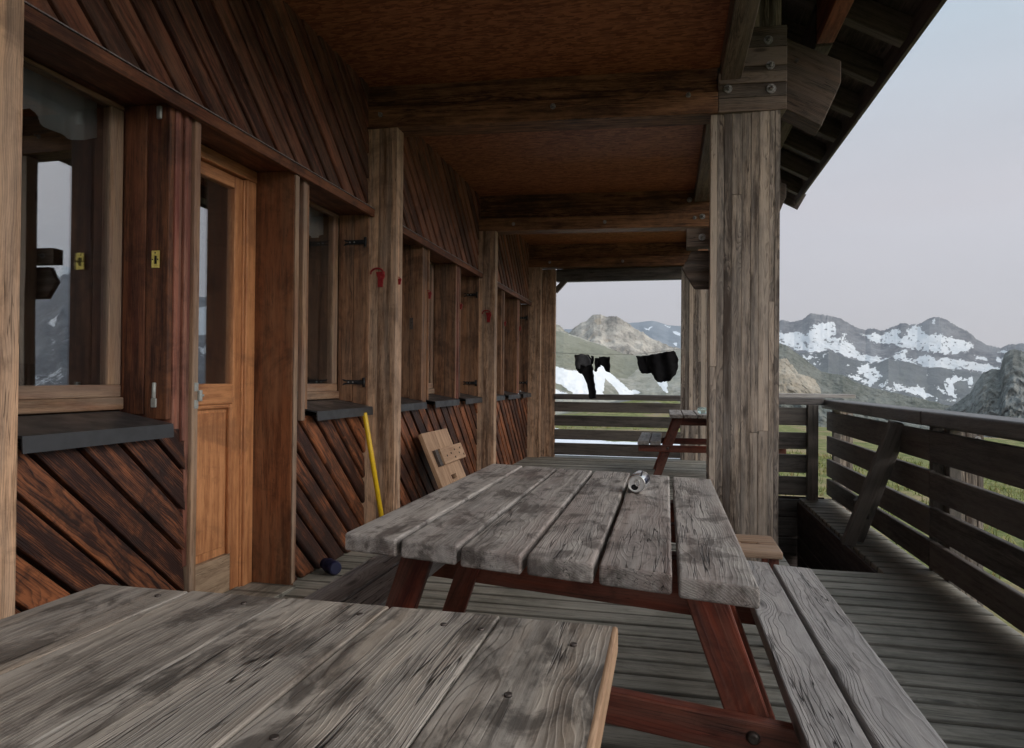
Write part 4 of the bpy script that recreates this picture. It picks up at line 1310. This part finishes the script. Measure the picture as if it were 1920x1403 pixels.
# ranges beyond the frame on the right, seen mirrored in the windows
H_prof = []
for k in range(60):
    a = R(30 + k * 2.3); el = .085 + .05 * math.sin(k * .55) + .03 * math.sin(k * 1.3 + 1) + .015 * math.sin(k * 3.1)
    H_prof.append((a, el))
def far_range():
    az = np.array([p[0] for p in H_prof]); tl = np.array([p[1] for p in H_prof])
    A = np.linspace(az[0], az[-1], 320); cr_ = np.interp(A, az, tl) * 4200 + 60 * (fbm(A * 40, A * 0, 5, 4) - .5)
    t = np.concatenate([np.linspace(0, 1, 60), np.linspace(1.05, 1.5, 6)])
    AA, T = np.meshgrid(A, t, indexing='ij')
    Z = -260 + (cr_[:, None] + 260) * np.clip(T, 0, 1) + 90 * (fbm(AA * 30, T * 4, 8, 5, True) - .5) * np.sin(np.pi * np.clip(T, 0, 1)) - np.clip(T - 1, 0, 1) * 500
    D = 2200 + 2000 * T
    sn = np.clip((fbm(AA * 26, T * 5, 77, 5) - .42) * 5, 0, 1) * np.clip(T * 1.6, 0, 1)
    return grid_mesh('hills', np.sin(AA) * D, np.cos(AA) * D, Z, far_m, {'snow': sn})
far_range()
# left side, seen through the far opening
A_prof = lp_([(-900, 330), (-300, 260), (400, 240), (650, 205), (725, 195), (800, 190), (870, 180), (900, 178), (960, 190), (1040, 215), (1128, 220), (1300, 235), (1600, 220), (1900, 260)])
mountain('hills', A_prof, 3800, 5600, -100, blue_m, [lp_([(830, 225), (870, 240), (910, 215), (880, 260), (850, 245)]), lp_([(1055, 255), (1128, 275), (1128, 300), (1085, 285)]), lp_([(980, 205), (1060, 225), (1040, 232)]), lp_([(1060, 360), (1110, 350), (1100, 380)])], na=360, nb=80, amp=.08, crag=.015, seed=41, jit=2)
B_prof = lp_([(-700, 300), (-200, 250), (60, 215), (125, 203), (170, 213), (205, 262), (240, 278), (290, 230), (340, 200), (380, 180), (440, 130), (470, 128), (490, 125), (540, 145), (590, 138), (620, 140), (660, 160), (700, 185), (760, 235), (830, 265), (880, 310), (970, 345), (1060, 380), (1128, 400), (1300, 440), (1500, 500), (1700, 600), (1880, 740)])
mountain('hills', B_prof, 1020, 1250, -70, peak_m, None, [lp_([(100, 100), (300, 330), (600, 420), (100, 500)])], [lp_([(440, 170), (490, 150), (500, 200), (460, 215)])], na=420, nb=120, amp=.11, crag=.06, freq=11, seed=51, jit=3)
snowL = [lp_(p) for p in (
    [(-300, 520), (60, 530), (125, 540), (240, 572), (340, 575), (430, 560), (450, 590), (490, 535), (505, 530), (560, 590), (640, 650), (740, 735), (820, 752), (700, 775), (650, 770), (590, 690), (525, 628), (522, 720), (510, 755), (560, 775), (280, 770), (262, 745), (180, 690), (120, 665), (-300, 640)],
    [(-300, 715), (120, 722), (270, 765), (-300, 790)], [(945, 672), (1000, 655), (1022, 660), (1030, 752), (1012, 752), (970, 700)], [(745, 725), (790, 730), (820, 750), (750, 750)])]
C_prof = lp_([(-900, 160), (-500, 200), (0, 250), (125, 258), (200, 265), (250, 285), (320, 305), (420, 345), (520, 372), (600, 412), (680, 440), (760, 452), (860, 452), (950, 440), (1060, 420), (1128, 405), (1250, 392), (1400, 450), (1560, 560), (1720, 690), (1900, 850)])
mountain('hills', C_prof, 210, 420, -45, hill_m, snowL, [lp_([(-900, 100), (125, 250), (700, 440), (900, 470), (700, 640), (125, 540), (-900, 600)]), lp_([(120, 665), (180, 690), (270, 750), (120, 720)])], None, na=460, nb=190, amp=.032, crag=.004, freq=9, seed=61, jit=2.2)

def ground_mat():
    g = G('alpine_meadow')
    O = g.coord('Object')
    n1 = g.noise(O, .35, 6, .6); n2 = g.noise(O, 2.2, 6, .65); n3 = g.noise(O, 22, 4, .6)
    c = g.mixc(g.rng(n2, .35, .65), (.115, .135, .042, 1), (.245, .235, .095, 1))
    c = g.mixc(g.math('MULTIPLY', g.rng(n1, .48, .62), .8), c, (.30, .22, .13, 1))
    c = g.mixc(g.math('MULTIPLY', g.rng(n3, .5, .75), .5), c, (.05, .065, .02, 1))
    far = g.attr('rock').outputs['Fac']
    rc = g.mixc(n2, (.16, .16, .145, 1), (.27, .265, .25, 1))
    c = g.mixc(g.rng(g.math('ADD', far, g.math('MULTIPLY', g.math('SUBTRACT', n1, .5), .8)), .4, .6), c, rc)
    sn = g.attr('snow').outputs['Fac']
    sm = g.rng(g.math('ADD', sn, g.math('ADD', g.math('MULTIPLY', g.math('SUBTRACT', n2, .5), .5), g.math('MULTIPLY', g.math('SUBTRACT', n1, .5), .6))), .45, .54)
    c = g.mixc(sm, c, (.80, .82, .86, 1))
    g.bump(g.math('ADD', n2, g.math('MULTIPLY', n3, .7)), .8, .06)
    return g.fin(c, .9, 0, .15)
def ground():
    na, nb_ = 240, 150
    A = np.linspace(-math.pi, math.pi, na); Rr = np.concatenate([[0.0], np.geomspace(1.5, 9000, nb_ - 1)])
    AA, RR = np.meshgrid(A, Rr, indexing='ij')
    X, Y = np.sin(AA) * RR, np.cos(AA) * RR
    Z = -1.25 - .035 * np.clip(X - 1.6, 0, 40) - .02 * np.clip(Y - 10, 0, 60)
    Z = Z + .5 * (fbm(X / 9, Y / 9, 5, 5) - .5) * np.clip(RR / 8, 0, 1) + 2.5 * (fbm(X / 60, Y / 60, 6, 4) - .5) * np.clip((RR - 15) / 60, 0, 1)
    Z = Z - 26 * np.clip((RR - 60) / 200, 0, 1) ** 1.3 - 240 * np.clip((RR - 300) / 1500, 0, 1)
    # small knoll beyond the far end
    Z = Z + 2.9 * np.exp(-(((X + 1) / 9) ** 2 + ((Y - 78) / 10) ** 2))
    rock = np.clip((RR - 45) / 60, 0, 1)
    # old snow below the far end of the terrace
    sn = np.clip((Y - 15) / 3, 0, 1) * np.clip((31.5 - Y - .25 * X) / 3, 0, 1) * np.clip((3 - X) / 3, 0, 1) * np.clip((X + 24) / 6, 0, 1)
    sn = np.maximum(sn, np.clip((Y - 20) / 3, 0, 1) * np.clip((44 - Y) / 4, 0, 1) * np.clip((-5 - X) / 2, 0, 1) * np.clip((X + 24) / 6, 0, 1))
    ground.grid = (X, Y, Z, sn)
    return grid_mesh('ground', X, Y, Z, ground_mat(), {'rock': rock, 'snow': sn})
ground()
def ground_z(x, y):
    r = np.hypot(x, y)
    z = -1.25 - .035 * np.clip(x - 1.6, 0, 40) - .02 * np.clip(y - 10, 0, 60)
    return z + .5 * (fbm(x / 9, y / 9, 5, 5) - .5) * np.clip(r / 8, 0, 1) + 2.5 * (fbm(x / 60, y / 60, 6, 4) - .5) * np.clip((r - 15) / 60, 0, 1) - .03
def grass():
    nt_ = 16000
    a = rng.uniform(0, 1, nt_)
    x = np.concatenate([rng.uniform(1.9, 26, nt_ * 3 // 4), rng.uniform(-14, 6, nt_ // 4)])
    y = np.concatenate([rng.uniform(-1, 30, nt_ * 3 // 4), rng.uniform(32, 62, nt_ // 4)])
    keep = (fbm(x / 1.6, y / 1.6, 91, 4) > .40)
    x, y = x[keep], y[keep]
    z = ground_z(x, y)
    vs, fs, rn_ = [], [], []
    for px_, py_, pz_ in zip(x, y, z):
        k0 = random.random()
        for _ in range(4):
            an = random.uniform(0, 6.28); h = random.uniform(.08, .22); w = random.uniform(.008, .02); l = random.uniform(.03, .14)
            bx, by = px_ + random.uniform(-.08, .08), py_ + random.uniform(-.08, .08)
            dx, dy = math.cos(an), math.sin(an)
            b0 = len(vs)
            vs += [(bx - dy * w, by + dx * w, pz_), (bx + dy * w, by - dx * w, pz_), (bx + dx * l, by + dy * l, pz_ + h)]
            fs.append((b0, b0 + 1, b0 + 2)); rn_ += [k0] * 3
    me = bpy.data.meshes.new('grass')
    me.from_pydata(vs, [], fs)
    at = me.attributes.new('rnd', 'FLOAT', 'POINT'); at.data.foreach_set('value', np.array(rn_, dtype=np.float32))
    g = G('meadow_grass_blades')
    r = g.attr('rnd').outputs['Fac']
    c = g.mixc(g.rng(r, 0, .6), (.10, .145, .03, 1), (.21, .215, .06, 1))
    c = g.mixc(g.rng(r, .7, .9), c, (.33, .255, .12, 1))
    me.materials.append(g.fin(c, .8, 0, .2))
    o = bpy.data.objects.new('grass', me); COL.objects.link(o)
    tag(o, kind='stuff')
grass()

# ------------------------------------------------------------------ air
HAZE = 8.5e-5
if HAZE > 0:
    g = G('mountain_air')
    g.t.nodes.remove(g.b)
    v = g.n('ShaderNodeVolumePrincipled')
    v.inputs['Color'].default_value = (.84, .90, 1.0, 1)
    v.inputs['Density'].default_value = HAZE
    v.inputs['Anisotropy'].default_value = 0.2
    g.l(v.outputs[0], g.o.inputs['Volume'])
    b = MB(); b.box(-9500, 9500, -9500, 9500, -560, 1900)
    hz = b.build('haze', g.m, None)
    tag(hz, kind='stuff')
    hz.display_type = 'WIRE'
